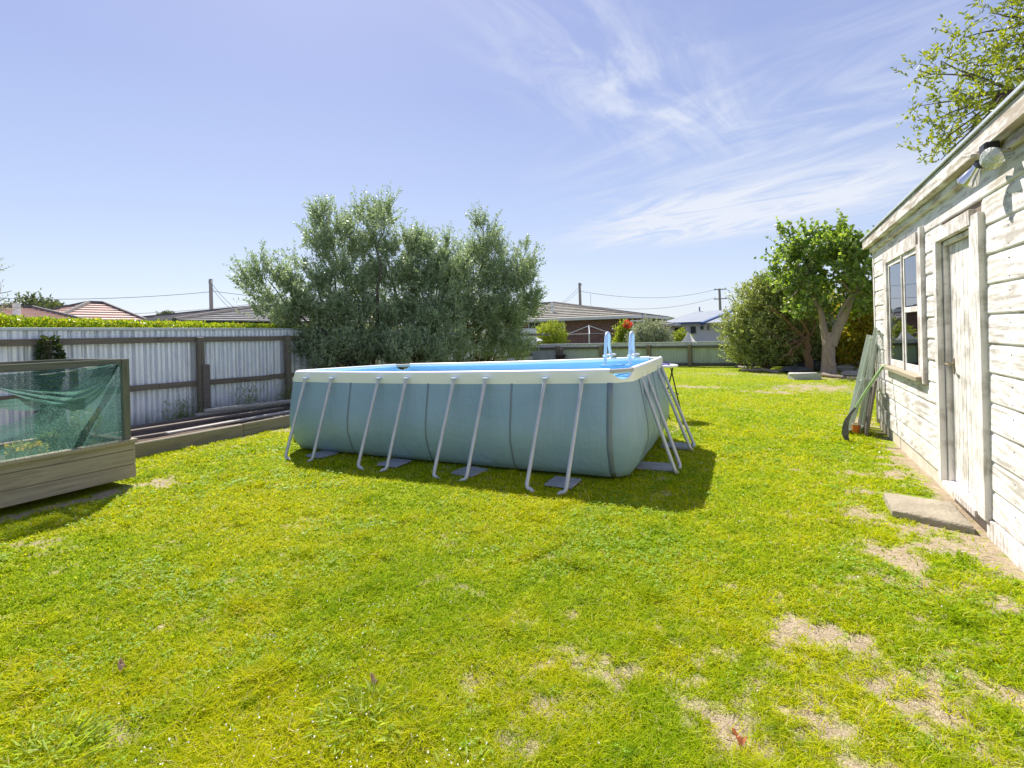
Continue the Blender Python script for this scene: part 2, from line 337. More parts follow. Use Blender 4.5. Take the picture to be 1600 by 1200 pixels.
leafmat('far_leaf', [(.10, .13, .07), (.16, .2, .12)], .6, .3)
leafmat('red_flower', [(.7, .03, .02), (.8, .10, .06)], .5, .4, (1.2, 1, 1))

# ---------------------------------------------------------------- building helpers
def wloc(o):
    v = Vector((0, 0, 0))
    while o is not None: v = v + o.location; o = o.parent
    return v
def tag(o, label, cat, group=None):
    o['label'] = label; o['category'] = cat
    if group: o['group'] = group
    return o
def thing(name, label, cat, loc, group=None):
    o = bpy.data.objects.new(name, None); COL.objects.link(o); o.location = loc; o.empty_display_size = .1
    return tag(o, label, cat, group)
def link_mesh(name, me, mat, parent=None, origin=None, kind=None):
    o = bpy.data.objects.new(name, me); COL.objects.link(o); me.materials.append(M[mat])
    if parent: o.parent = parent
    elif origin is not None: o.location = origin
    if kind: o['kind'] = kind
    return o
def np_mesh(name, V, FI, smooth=False):
    """V (n,3), FI (m,k) all faces with k corners"""
    me = bpy.data.meshes.new(name); V = np.asarray(V, dtype=np.float32); FI = np.asarray(FI, dtype=np.int32)
    me.vertices.add(len(V)); me.vertices.foreach_set('co', V.ravel())
    m, k = FI.shape; me.loops.add(m * k); me.loops.foreach_set('vertex_index', FI.ravel())
    me.polygons.add(m); me.polygons.foreach_set('loop_start', np.arange(0, m * k, k, dtype=np.int32))
    if smooth: me.polygons.foreach_set('use_smooth', np.ones(m, dtype=bool))
    me.update(calc_edges=True); return me
class MB:
    def __init__(s): s.v = []; s.f = []; s.smooth = False
    def add(s, vs_, fs): o = len(s.v); s.v += [tuple(v) for v in vs_]; s.f += [tuple(i + o for i in f) for f in fs]; return s
    def box(s, x0, x1, y0, y1, z0, z1, b=0.0, rot=None, c=None, jit=0.):
        if b <= 0:
            V = [(x, y, z) for x in (x0, x1) for y in (y0, y1) for z in (z0, z1)]
            Fc = [(0, 1, 3, 2), (4, 6, 7, 5), (0, 4, 5, 1), (2, 3, 7, 6), (0, 2, 6, 4), (1, 5, 7, 3)]
        else:   # chamfered box
            V = []; idx = {}
            for sx in (0, 1):
                for sy in (0, 1):
                    for sz in (0, 1):
                        X, Y, Z = (x0, x1)[sx], (y0, y1)[sy], (z0, z1)[sz]
                        dx, dy, dz = (b, -b)[sx], (b, -b)[sy], (b, -b)[sz]
                        for a, p in enumerate(((X, Y + dy, Z + dz), (X + dx, Y, Z + dz), (X + dx, Y + dy, Z))): idx[(sx, sy, sz, a)] = len(V); V.append(p)
            Fc = []
            for k in (0, 1):
                Fc.append([idx[(k, 0, 0, 0)], idx[(k, 1, 0, 0)], idx[(k, 1, 1, 0)], idx[(k, 0, 1, 0)]])
                Fc.append([idx[(0, k, 0, 1)], idx[(1, k, 0, 1)], idx[(1, k, 1, 1)], idx[(0, k, 1, 1)]])
                Fc.append([idx[(0, 0, k, 2)], idx[(1, 0, k, 2)], idx[(1, 1, k, 2)], idx[(0, 1, k, 2)]])
            for i in (0, 1):
                for j in (0, 1):
                    Fc.append([idx[(i, j, 0, 0)], idx[(i, j, 1, 0)], idx[(i, j, 1, 1)], idx[(i, j, 0, 1)]])
                    Fc.append([idx[(i, 0, j, 0)], idx[(i, 1, j, 0)], idx[(i, 1, j, 2)], idx[(i, 0, j, 2)]])
                    Fc.append([idx[(0, i, j, 1)], idx[(1, i, j, 1)], idx[(1, i, j, 2)], idx[(0, i, j, 2)]])
                    for k in (0, 1): Fc.append([idx[(i, j, k, 0)], idx[(i, j, k, 1)], idx[(i, j, k, 2)]])
        if rot is not None:
            cc = Vector(c) if c is not None else Vector(((x0 + x1) / 2, (y0 + y1) / 2, (z0 + z1) / 2))
            V = [cc + rot @ (Vector(v) - cc) for v in V]
        if jit: V = [tuple(a + random.uniform(-jit, jit) for a in v) for v in V]
        return s.add(V, Fc)
    def bar(s, a, b, w, h, up=(0, 0, 1), bev=.003):
        a, b = Vector(a), Vector(b); d = b - a; L = d.length; d.normalize(); u = Vector(up)
        x = d.cross(u)
        if x.length < 1e-4: x = d.cross(Vector((1, 0, 0)))
        x.normalize(); z = x.cross(d)
        m = Matrix((x, d, z)).transposed(); t = MB().box(-w / 2, w / 2, 0, L, -h / 2, h / 2, min(bev, w / 3, h / 3))
        return s.add([a + m @ Vector(v) for v in t.v], t.f)
    def tube(s, pts, r, seg=8, caps=True):
        pts = [Vector(p) for p in pts]; n = len(pts); rs = r if isinstance(r, (list, tuple)) else [r] * n
        prev = None; V = []; Fc = []
        for i, p in enumerate(pts):
            d = (pts[min(i + 1, n - 1)] - pts[max(i - 1, 0)]).normalized()
            if prev is None:
                x = d.cross(Vector((0, 0, 1)))
                if x.length < .05: x = d.cross(Vector((1, 0, 0)))
            else: x = prev - d * prev.dot(d)
            x.normalize(); prev = x; y = d.cross(x)
            for k in range(seg):
                a = 2 * math.pi * k / seg; V.append(p + (x * math.cos(a) + y * math.sin(a)) * rs[i])
        for i in range(n - 1):
            for k in range(seg): Fc.append((i * seg + k, i * seg + (k + 1) % seg, (i + 1) * seg + (k + 1) % seg, (i + 1) * seg + k))
        if caps: Fc.append(tuple(range(seg))[::-1]); Fc.append(tuple((n - 1) * seg + k for k in range(seg)))
        s.smooth = True; return s.add(V, Fc)
    def grid(s, fn, nu, nv):
        V = [fn(i / nu, j / nv) for i in range(nu + 1) for j in range(nv + 1)]
        Fc = [(i * (nv + 1) + j, (i + 1) * (nv + 1) + j, (i + 1) * (nv + 1) + j + 1, i * (nv + 1) + j + 1) for i in range(nu) for j in range(nv)]
        return s.add(V, Fc)
    def lathe(s, prof, c, seg=24, axis='Z'):
        c = Vector(c); V = []; n = len(prof)
        for r, z in prof:
            for k in range(seg):
                a = 2 * math.pi * k / seg; x, y = r * math.cos(a), r * math.sin(a)
                V.append(c + Vector((x, y, z)) if axis == 'Z' else c + Vector((x, z, y)))
        Fc = [(i * seg + k, i * seg + (k + 1) % seg, (i + 1) * seg + (k + 1) % seg, (i + 1) * seg + k) for i in range(n - 1) for k in range(seg)]
        s.smooth = True; return s.add(V, Fc)
    def build(s, name, mat, parent=None, origin=None, kind=None, smooth=None, thick=0):
        sm = s.smooth if smooth is None else smooth
        off = wloc(parent) if parent else (Vector(origin) if origin is not None else Vector((0, 0, 0)))
        me = bpy.data.meshes.new(name); me.from_pydata([tuple(Vector(v) - off) for v in s.v], [], s.f)
        if sm:
            me.polygons.foreach_set('use_smooth', [True] * len(me.polygons))
        me.update()
        if sm:
            try: me.set_sharp_from_angle(angle=R(40))
            except Exception: pass
        o = link_mesh(name, me, mat, parent, origin, kind)
        if thick:
            md = o.modifiers.new('thick', 'SOLIDIFY'); md.thickness = thick; md.offset = 0
        return o
def unit(a): return a / np.maximum(np.linalg.norm(a, axis=1, keepdims=True), 1e-9)
def leaves(P, D, L, W, name, mat, parent=None, origin=None, kind=None, cup=.15, shape='rhomb'):
    """one small folded face pair per leaf: base P, direction D, length L, width W (arrays)"""
    n = len(P); D = unit(D); A = unit(np.cross(D, unit(rng.normal(size=(n, 3))))); Nn = np.cross(A, D)
    L = np.broadcast_to(L, (n,))[:, None]; W = np.broadcast_to(W, (n,))[:, None]
    off = np.array(wloc(parent) if parent else (origin if origin is not None else (0, 0, 0)))
    mid = P + D * L * .45; b = P; t = P + D * L + Nn * L * -.08; l = mid + A * W / 2 + Nn * W * cup; r = mid - A * W / 2 + Nn * W * cup
    V = np.stack([b, l, t, r], 1).reshape(-1, 3) - off; i = np.arange(n)[:, None] * 4
    FI = np.concatenate([i + np.array([[0, 1, 2]]), i + np.array([[0, 2, 3]])], 1).reshape(-1, 3)
    return link_mesh(name, np_mesh(name, V, FI), mat, parent, origin, kind)
def blob_points(blobs, n, shell=.55):
    """sample points inside ellipsoids (cx,cy,cz,rx,ry,rz[,weight]) biased to their outer shell; returns points and outward directions"""
    w = np.array([(b[6] if len(b) > 6 else 1) * (b[3] * b[4] * b[5]) ** (2 / 3) for b in blobs]); w /= w.sum()
    k = rng.choice(len(blobs), n, p=w); B = np.array([b[:6] for b in blobs])[k]
    d = unit(rng.normal(size=(n, 3))); r = (shell + (1 - shell) * rng.random(n) ** .7)
    return B[:, :3] + d * B[:, 3:6] * r[:, None], d
def shoot_tree(blobs, nshoots, per, slen, L, W, name, mat, parent, up=.9, out=.6, rnd=.35, zmin=None, shell=.35, spread=.9, twig=True, twigmat='bark_dark', tw=.006, clump=0):
    P, D = blob_points(blobs, nshoots * (2 if clump else 1), shell)
    if clump:   # foliage gathers into sprays with gaps between them
        q = P * clump; f = np.sin(q[:, 0] + 1.7 * np.sin(q[:, 2] * .8)) * np.sin(q[:, 1] * 1.1 + 2 + np.sin(q[:, 0])) + np.sin(q[:, 2] * 1.2 + 1.3 * np.sin(q[:, 0] * .9 + q[:, 1])) * .8
        o = np.argsort(-(f + rng.normal(size=len(P)) * .35))[:nshoots]; P, D = P[o], D[o]
    if zmin is not None: P[:, 2] = np.maximum(P[:, 2], zmin + rng.random(len(P)) * .3)
    S = unit(D * out + np.array([0, 0, up]) + rng.normal(size=P.shape) * rnd); SL = slen * (.5 + rng.random(nshoots))
    t = (np.arange(per) + .5) / per; t = t[None, :] + rng.uniform(-.3, .3, (nshoots, per)) / per
    bend = rng.normal(size=P.shape) * .12
    pts = P[:, None, :] + S[:, None, :] * (SL[:, None] * t)[..., None] + bend[:, None, :] * (SL[:, None] * t ** 2)[..., None]
    ld = S[:, None, :] * .7 + rng.normal(size=pts.shape) * spread
    n = nshoots * per; l = leaves(pts.reshape(-1, 3), ld.reshape(-1, 3), L * (.6 + .7 * rng.random(n)), W * (.7 + .6 * rng.random(n)), name, mat, parent)
    if twig:
        a = P; b = P + S * (SL * .95)[:, None] + bend * SL[:, None]; sd_ = unit(np.cross(S, rng.normal(size=S.shape))) * tw; s2 = unit(np.cross(S, sd_)) * tw
        V = np.stack([a + sd_, a - sd_, a + s2, b], 1).reshape(-1, 3) - np.array(wloc(parent)); i = np.arange(nshoots)[:, None] * 4
        FI = np.concatenate([i + np.array([[0, 1, 3]]), i + np.array([[1, 2, 3]]), i + np.array([[2, 0, 3]])], 1).reshape(-1, 3)
        link_mesh('twigs', np_mesh('twigs', V, FI), twigmat, parent)
    return l
def limb_pts(a, b, n=7, w=.12, sag=0.):
    a, b = Vector(a), Vector(b); out = []
    for i in range(n):
        t = i / (n - 1); k = math.sin(math.pi * t)
        out.append(a.lerp(b, t) + Vector((random.uniform(-w, w) * k, random.uniform(-w, w) * k, random.uniform(-w, w) * k * .5 + sag * k)))
    return out
def limbs(name, mat, parent, specs, seg=7):
    m = MB()
    for a, b, r0, r1 in specs:
        p = limb_pts(a, b, 7, (Vector(b) - Vector(a)).length * .05); m.tube(p, [r0 + (r1 - r0) * i / 6 for i in range(7)], seg)
    return m.build(name, mat, parent)
# value noise in numpy for the lawn's bare patches
_tab = rng.random((64, 64))
def vnoise(x, y):
    xi = np.floor(x).astype(int); yi = np.floor(y).astype(int); fx = x - xi; fy = y - yi; fx = fx * fx * (3 - 2 * fx); fy = fy * fy * (3 - 2 * fy)
    g = lambda a, b: _tab[a % 64, b % 64]
    return (g(xi, yi) * (1 - fx) + g(xi + 1, yi) * fx) * (1 - fy) + (g(xi, yi + 1) * (1 - fx) + g(xi + 1, yi + 1) * fx) * fy
def fbm(x, y, o=4):
    s = 0; a = .5; t = 0
    for i in range(o): s = s + a * vnoise(x * 2 ** i + 7.3 * i, y * 2 ** i + 3.1 * i); t += a; a *= .55
    return s / t
PATCH = [  # bare earth: x, y, half-size x, half-size y, strength
 (.12, 3.12, .20, .11, 1.1), (.30, 3.0, .16, .12, 1.0), (.05, 2.98, .12, .12, .8), (.74, 4.3, .22, .24, 1.1), (.66, 5.85, .16, .10, 1.1), (.65, 5.25, .22, .20, 1.1), (.86, 3.3, .12, .06, 1.1),
 (-1.85, 14.7, .8, .25, 1.15), (-.14, 14.0, .8, .35, .95), (1.0, 15.2, 1.1, .9, 1.1), (.2, 2.36, .14, .10, 1.0), (-.2, 2.25, .14, .08, 1.), (-.25, 3.44, .10, .06, .9), (-.6, 2.76, .08, .05, .9), (-1.05, 2.22, .05, .05, 1.),
 (-.96, 1.8, .10, .06, 1.), (-.74, 2.08, .07, .05, 1.), (-2.4, 1.12, .1, .05, .9), (-5.3, 1.9, .3, .1, .5), (1.30, 4.6, .22, .45, 1.15), (1.05, 4.6, .2, .15, .9), (1.36, 7.2, .14, 1.6, 1.0), (1.42, 5.6, .13, 1.3, 1.4), (1.42, 7.4, .08, 1.8, 1.4), (1.2, 6.8, .22, .5, .9),
 (-1.15, 5.9, .16, .14, .8), (-.97, 5.1, .10, .08, .9), (-.1, 2.1, .12, .07, .9), (.24, 2.2, .1, .06, 1.), (.5, 2.7, .12, .06, .9), (.48, 2.45, .1, .05, .9), (.7, 2.9, .1, .05, .8), (-6.2, 3.38, .2, .10, .8), (-6.4, 2.6, .12, .9, 1.3), (-6.4, 1.4, .14, 1., 1.3),
 (1.0, 5.0, .4, .5, .65), (.9, 6.4, .4, .4, .5), (-.2, 2.45, .9, .5, .62), (.5, 2.8, .8, .5, .64), (-.9, 2.0, .5, .3, .5), (.9, 3.8, .5, .4, .5), (-1.4, 8.6, .3, .5, .5), (1.25, 10., .3, 1.0, .9), (-.4, 19., 2.5, .6, .7), (1.8, 18.2, 1.6, 1.0, .9), (-9.2, 7, 1.15, 3.2, 1.3), (-9, 13, 1.4, 5, 1.2)]
def dirt(x, y):
    n = fbm(x * 5.5, y * 5.5, 5); n2 = fbm(x * 22 + 5, y * 22, 3); d = np.zeros_like(x)
    for px, py, rx, ry, s in PATCH:
        q = ((x - px) / rx) ** 2 + ((y - py) / ry) ** 2; d = np.maximum(d, s * np.exp(-q * .7))
    n3 = fbm(x * 60 + 9, y * 60, 2); v = d * .9 + (n - .5) * 1.7 + (n2 - .5) * 1.3 + (n3 - .5) * .6
    return np.clip((v - .41) / .40, 0, 1)

# ---------------------------------------------------------------- ground
g = MB(); g.add([(-900, -900, -.03), (900, -900, -.03), (900, 1500, -.03), (-900, 1500, -.03)], [(0, 1, 2, 3)]); g.build('ground', 'far_ground', kind='structure')
def make_lawn():
    xs = np.arange(-10.35, 6.01, .05); ys = np.arange(-3, 23.01, .05); X, Y = np.meshgrid(xs, ys, indexing='ij')
    Z = (fbm(X * .9, Y * .9, 3) - .5) * .03 + (fbm(X * 7, Y * 7, 3) - .5) * .014
    V = np.stack([X, Y, Z - .008], -1).reshape(-1, 3); a, b = X.shape; i, j = np.meshgrid(np.arange(a - 1), np.arange(b - 1), indexing='ij'); k = (i * b + j).ravel()
    me = np_mesh('lawn', V, np.stack([k, k + b, k + b + 1, k + 1], 1), True)
    at = me.attributes.new('dirt', 'FLOAT', 'POINT'); at.data.foreach_set('value', dirt(X, Y).astype(np.float32).ravel())
    link_mesh('lawn', me, 'lawn', kind='structure')
make_lawn()
def lawn_z(x, y): return (fbm(x * .9, y * .9, 3) - .5) * .03 + (fbm(x * 7, y * 7, 3) - .5) * .014 - .012
BLOCK = [(1.30, 9, -5, 9.7), (.85, 1.42, 5.25, 5.95), (-6.0, -1.55, 5.25, 7.8), (-12, -6.47, -5, 3.2), (-10.5, -7.9, 3, 9), (-10.5, -7.3, 9, 23)]
def keep_mask(x, y):
    k = np.ones(len(x), bool)
    for a, b, c, d in BLOCK: k &= ~((x > a) & (x < b) & (y > c) & (y < d))
    return k & (y < 22.3)
def polar(n, r0, r1, a0=-80, a1=28):
    a = R(a0) + (R(a1) - R(a0)) * rng.random(n); r = r0 * (r1 / r0) ** rng.random(n)
    return r * np.sin(a), r * np.cos(a), r
def make_grass():
    n = 900000; x, y, r = polar(n, 1.15, 24); k = keep_mask(x, y); x, y, r = x[k], y[k], r[k]
    d = dirt(x, y); thin = fbm(x * 3 + 40, y * 3, 3); k = rng.random(len(x)) > d * .97; x, y, r, thin = x[k], y[k], r[k], thin[k]
    n = len(x); sc = np.clip(r / 2.6, .8, 3.2)
    clump = fbm(x * 2.2, y * 2.2 + 20, 4); hgt = (.011 + .024 * rng.random(n) ** 1.4 + .05 * np.clip(clump - .6, 0, 1) + .16 * np.clip(fbm(x * 4.5 + 60, y * 4.5, 4) - .64, 0, .2)) * np.where(r > 8, 1.15, 1)
    w = .0019 * sc * (.7 + .8 * rng.random(n)); th = rng.random(n) * 2 * np.pi; lean = (.8 + 1.6 * rng.random(n)) * hgt
    lx, ly = np.cos(th) * lean, np.sin(th) * lean; wx, wy = -np.sin(th + rng.normal(size=n) * .5) * w, np.cos(th) * w; z = lawn_z(x, y)
    base = np.stack([x, y, z], 1); W = np.stack([wx, wy, 0 * w], 1); mid = base + np.stack([lx * .35, ly * .35, hgt * .62], 1); tip = base + np.stack([lx, ly, hgt], 1)
    V = np.stack([base - W, base + W, mid + W * .8, mid - W * .8, tip], 1).reshape(-1, 3); i = np.arange(n)[:, None] * 5
    FI = np.concatenate([i + np.array([[0, 1, 2]]), i + np.array([[0, 2, 3]]), i + np.array([[3, 2, 4]])], 1).reshape(-1, 3)
    link_mesh('grass', np_mesh('grass', V, FI), 'grass_blade', kind='stuff')
    # clover: round flat leaflets in drifts
    n = 150000; x, y, r = polar(n, 1.15, 16); c = fbm(x * 1.5 + 11, y * 1.5 + 4, 4) + (fbm(x * 9, y * 9, 2) - .5) * .5; k = keep_mask(x, y) & (c > .60) & (dirt(x, y) < .8) & (rng.random(n) < .16 + 3.5 * (c - .60)); x, y, r = x[k], y[k], r[k]; n = len(x)
    P = np.repeat(np.stack([x, y, lawn_z(x, y) + .012 + .022 * rng.random(n)], 1), 3, 0); a = np.repeat(rng.random(n) * 6.28, 3) + np.tile([0, 2.09, 4.19], n)
    D = np.stack([np.cos(a), np.sin(a), .25 * rng.normal(size=3 * n)], 1); s = np.repeat(np.clip(r / 3, .8, 2.2) * (.005 + .004 * rng.random(n)), 3)
    A = np.stack([-np.sin(a), np.cos(a), .3 * rng.normal(size=3 * n)], 1); s = s[:, None]; V = np.stack([P, P + D * s * .7 + A * s * .6, P + D * s * 1.3, P + D * s * .7 - A * s * .6], 1).reshape(-1, 3)
    link_mesh('clover', np_mesh('clover', V, np.arange(len(V)).reshape(-1, 4)), 'clover', kind='stuff')
    # dry stalks, thatch and grit lying on the worn patches
    n = 260000; x, y, r = polar(n, 1.15, 12); d = dirt(x, y); k = keep_mask(x, y) & (d > .38) & (rng.random(n) < .55); x, y, r = x[k], y[k], r[k]; n = len(x)
    P = np.stack([x, y, lawn_z(x, y) + .006 + .012 * rng.random(n)], 1); a = rng.random(n) * 6.283; L = (.008 + .03 * rng.random(n) ** 2)[:, None]; D = np.stack([np.cos(a), np.sin(a), .25 * rng.normal(size=n)], 1); w = (.0011 * np.clip(r / 2.5, .8, 2.5))[:, None]; A = np.stack([-np.sin(a), np.cos(a), 0 * a], 1)
    V = np.stack([P - A * w, P + A * w, P + D * L], 1).reshape(-1, 3); link_mesh('dry_thatch', np_mesh('dry_thatch', V, np.arange(len(V)).reshape(-1, 3)), 'thatch', kind='stuff')
    # small white daisies and clover heads
    n = 2600; x, y, r = polar(n, 1.6, 15); c = fbm(x * .9 + 31, y * .9 + 9, 4); k = keep_mask(x, y) & ((c > .60) | (rng.random(n) < .05)); x, y, r = x[k], y[k], r[k]; n = len(x)
    P = np.stack([x, y, lawn_z(x, y) + .035], 1); a = (np.arange(6) / 6 * 6.283)[None, :] + rng.random((n, 1)) * 6; s = (.0042 * np.clip(r / 4, .8, 1.7))[:, None]
    V = np.stack([P[:, 0:1] + np.cos(a) * s, P[:, 1:2] + np.sin(a) * s, P[:, 2:3] + rng.normal(size=a.shape) * .003], -1).reshape(-1, 3)
    link_mesh('daisies', np_mesh('daisies', V, np.arange(len(V)).reshape(-1, 6)), 'daisy', kind='stuff')
make_grass()
# soil strip along the left fence, shaded bare ground
g = MB(); g.grid(lambda u, v: (-10.36 + u * 2.3, 3.0 + v * 20, .06 + .03 * math.sin(u * 9 + v * 31) * math.sin(v * 50)), 12, 90); g.build('soil_strip', 'soil', kind='structure', smooth=True)

# tall broad-leaved weed clump and dead leaves on the grass
def weed(cx, cy, n, L, label, spikes=0, R0=.17):
    t = thing('weed_tuft', label, 'weed', (cx, cy, 0))
    a = rng.random(n) * 6.283; r = rng.random(n) ** .55 * R0; P = np.stack([cx + np.cos(a) * r * 1.2, cy + np.sin(a) * r, .004 + .012 * rng.random(n)], 1)
    D = np.stack([np.cos(a + rng.normal(size=n) * .5), np.sin(a + rng.normal(size=n) * .8), .1 + .5 * rng.random(n) ** 2], 1)
    leaves(P, D, L * (.5 + .9 * rng.random(n)), .007 + .006 * rng.random(n), 'leaf_clump', 'weed_leaf', t)
    if spikes:
        m = MB()
        for k in range(spikes):
            x, y = cx + random.uniform(-.08, .06), cy + random.uniform(.0, .12); m.tube([(x, y, 0), (x + .003, y, .06), (x + .004, y, .115)], [.0012, .0018, .003], 5)
        m.build('stalk', 'weed_leaf', t)
weed(-1.57, 1.60, 230, .055, 'pale broad-leaved weed tuft in the foreground grass left of centre', 3)
weed(-.95, 1.50, 90, .045, 'small pale weed tuft at the bottom edge of the lawn near centre')
weed(-2.55, .95, 190, .06, 'pale weed tuft in the bottom left corner of the lawn')
def dead_leaf(x, y, mat, label, s=.03):
    m = MB(); m.grid(lambda u, v: (x + (u - .5) * s * 1.6, y + (v - .5) * s * (1 - (2 * u - 1) ** 2 * .8), .035 + .012 * math.cos(u * 5) * abs(v - .5) * 4), 6, 4)
    tag(m.build('dead_leaf', mat, origin=(x, y, 0), thick=.0015), label, 'leaf')
dead_leaf(-.15, 2.12, 'dead_leaf_orange', 'curled orange dead leaf on the grass near the bottom right', .032)
dead_leaf(-2.86, 1.34, 'dead_leaf_brown', 'pale brown dead leaf on the grass at lower left', .03)
dead_leaf(-1.66, 1.78, 'dead_leaf_brown', 'dark pinkish dead leaf beside the pale weed tuft', .026)

# ---------------------------------------------------------------- the pool
FL, FR, BR, BL = Vector((-6.24, 5.06, 1.105)), Vector((-1.34, 5.28, 1.165)), Vector((-1.47, 7.85, 1.165)), Vector((-6.2, 7.6, 1.045))
def pool():
    T = thing('swimming_pool', 'large rectangular grey frame pool with white rim band standing on the lawn', 'swimming pool', (-3.8, 6.5, 0))
    C = [FL, FR, BR, BL]; ch = .20; loop = []
    for i in range(4):
        a, b = C[i], C[(i + 1) % 4]; e = (b - a); Ln = e.length; e.normalize(); n = 44 if Ln > 3 else 24
        sag = -.018 if i in (0, 2) else 0.
        for k in range(n + 1):
            t = (ch + (Ln - 2 * ch) * k / n) / Ln; p = a.lerp(b, t); p.z += sag * math.sin(math.pi * t); nn = Vector((e.y, -e.x, 0)).normalized()
            bow = .03 * math.sin(math.pi * t) if i in (0, 2) else .015 * math.sin(math.pi * t)
            p = p + nn * bow; loop.append((p, nn, 0., i, t))
        nx = (C[(i + 2) % 4] - b).normalized(); p0 = b - e * ch; p2 = b + nx * ch; pc = (p0 + p2) / 2 * .45 + b * .55
        n2 = Vector((nx.y, -nx.x, 0)).normalized()
        for k in range(1, 10):
            t = k / 10; p = p0 * (1 - t) ** 2 + pc * 2 * t * (1 - t) + p2 * t * t; loop.append((p, (nn.lerp(n2, t)).normalized(), math.sin(math.pi * t) ** .8, i, -1))
    NL = len(loop)
    def prof(zt, bulge):   # wall profile below the band: (outward offset, z)
        zb = zt - .113
        return [(0.004, zb), (.014 + .3 * bulge, zb * .86), (.028 + .6 * bulge, zb * .70), (.04 + .9 * bulge, zb * .52), (.035 + bulge, zb * .36), (.0 + .8 * bulge, zb * .22), (-.03 + .5 * bulge, zb * .11), (-.08 + .2 * bulge, .035), (-.17, .0)]
    side_t = {0: [(.09, .18), (.33, .43), (.575, .66), (.805, .89)], 1: [(.28, .42), (.68, .82)], 2: [(.11, .195), (.34, .425), (.575, .66), (.805, .89)], 3: [(.2, .34), (.66, .8)]}
    def blg(i, t):
        if t < 0: return .03
        b = .055
        for a, c in side_t[i]:
            b -= .022 * math.exp(-((t - (a + c) / 2) / .06) ** 2)
        return b
    m = MB(); rows = []
    for p, n, dip, i, t in loop: rows.append([(p.x + n.x * o, p.y + n.y * o, z) for o, z in prof(p.z, blg(i, t))])
    k = len(rows[0]); m.add([q for r_ in rows for q in r_], [(a * k + j, ((a + 1) % NL) * k + j, ((a + 1) % NL) * k + j + 1, a * k + j + 1) for a in range(NL) for j in range(k - 1)])
    m.build('pool_wall', 'liner_fabric', T, smooth=True)
    # white band with scalloped corners
    m = MB(); rows = []
    for p, n, dip, i, t in loop:
        top = p.z - .085 * dip; pts = [(p.x + n.x * .006, p.y + n.y * .006, p.z - .118), (p.x + n.x * .012, p.y + n.y * .012, p.z - .118 + (top - p.z + .118) * .5), (p.x + n.x * .012, p.y + n.y * .012, top), (p.x - n.x * .003, p.y - n.y * .003, top + .004), (p.x - n.x * .006, p.y - n.y * .006, top - .015)]
        rows.append(pts)
    k = 5; m.add([q for r_ in rows for q in r_], [(a * k + j, ((a + 1) % NL) * k + j, ((a + 1) % NL) * k + j + 1, a * k + j + 1) for a in range(NL) for j in range(k - 1)])
    m.build('rim_band', 'white_vinyl', T, smooth=True)
    # inside
    m = MB(); rows = []
    for p, n, dip, i, t in loop:
        top = p.z - .085 * dip - .002; rows.append([(p.x - n.x * o, p.y - n.y * o, z) for o, z in ((.010, top), (.012, p.z * .6), (.04, .34), (.17, .14), (.4, .05))])
    base = len(rows); m.add([q for r_ in rows for q in r_], [(a * 5 + j, a * 5 + j + 1, ((a + 1) % NL) * 5 + j + 1, ((a + 1) % NL) * 5 + j) for a in range(NL) for j in range(4)] + [tuple(a * 5 + 4 for a in range(NL))])
    m.build('pool_liner', 'liner_blue', T, smooth=True)
    m = MB(); m.add([(p.x - n.x * .016, p.y - n.y * .016, .93) for p, n, *_ in loop], [tuple(range(NL))]); m.build('water', 'pool_water', T)
    # rim sleeves along the straights, grey corner joints across the chamfers
    for i in range(4):
        pts = [(q[0] - q[1] * .018 + Vector((0, 0, .004))) for q in loop if q[3] == i and q[4] >= 0]; MB().tube(pts, .032, 12).build('rim_sleeve', 'white_vinyl', T)
        a = [q for q in loop if q[3] == i and q[4] >= 0][-1]; b = [q for q in loop if q[3] == (i + 1) % 4 and q[4] >= 0][0]
        MB().tube([a[0] - a[1] * .018 - (b[0] - a[0]) * .06, b[0] - b[1] * .018 + (b[0] - a[0]) * .06], .027, 10).build('corner_joint', 'grey_joint', T)
    # dark welded seams
    def seam(i, tt, w=.022):
        q = min((l for l in loop if l[3] == i and l[4] >= 0), key=lambda l: abs(l[4] - tt)); p, n, _, _, t = q; e = Vector((-n.y, n.x, 0))
        pr = prof(p.z, blg(i, t)); ms = MB(); V = []
        for o, z in pr[:-1]: c = p + n * (o + .004); V += [(c.x - e.x * w, c.y - e.y * w, z), (c.x + e.x * w, c.y + e.y * w, z)]
        ms.add(V, [(2 * j, 2 * j + 1, 2 * j + 3, 2 * j + 2) for j in range(len(pr) - 2)]); ms.build('seam', 'liner_seam', T, smooth=True, thick=.002)
    for tt in (.25, .5, .74): seam(0, tt, .010)
    seam(0, .955, .03)
    for tt in (.2, .55): seam(1, tt, .013)
    seam(3, .5, .013)
    # frame legs: feet measured on the ground, tops on the rim, in joined pairs
    def leg_pair(f0, f1, t0, t1, out):
        o = Vector(out)
        for f, tp, other in ((f0, t0, f1), (f1, t1, f0)):
            f, tp, other = Vector(f), Vector(tp), Vector(other); d = (other - f); d.z = 0; d.normalize(); up = (tp - f).normalized()
            pts = [tp, tp.lerp(f, .5)]
            for k in range(6):
                a = k / 5; c = f + up * .06 * (1 - a) ** 2 + d * .05 * a ** 2; pts.append(c)
            pts.append(f + d * .10 + Vector((0, 0, -.05)))
            lg = MB().tube(pts, [.0215] * len(pts), 10).build('leg', 'leg_metal', T)
            MB().box(tp.x - .03, tp.x + .03, tp.y - .03, tp.y + .03, tp.z - .002, tp.z + .022, .006).build('clip', 'ladder_paint', lg)
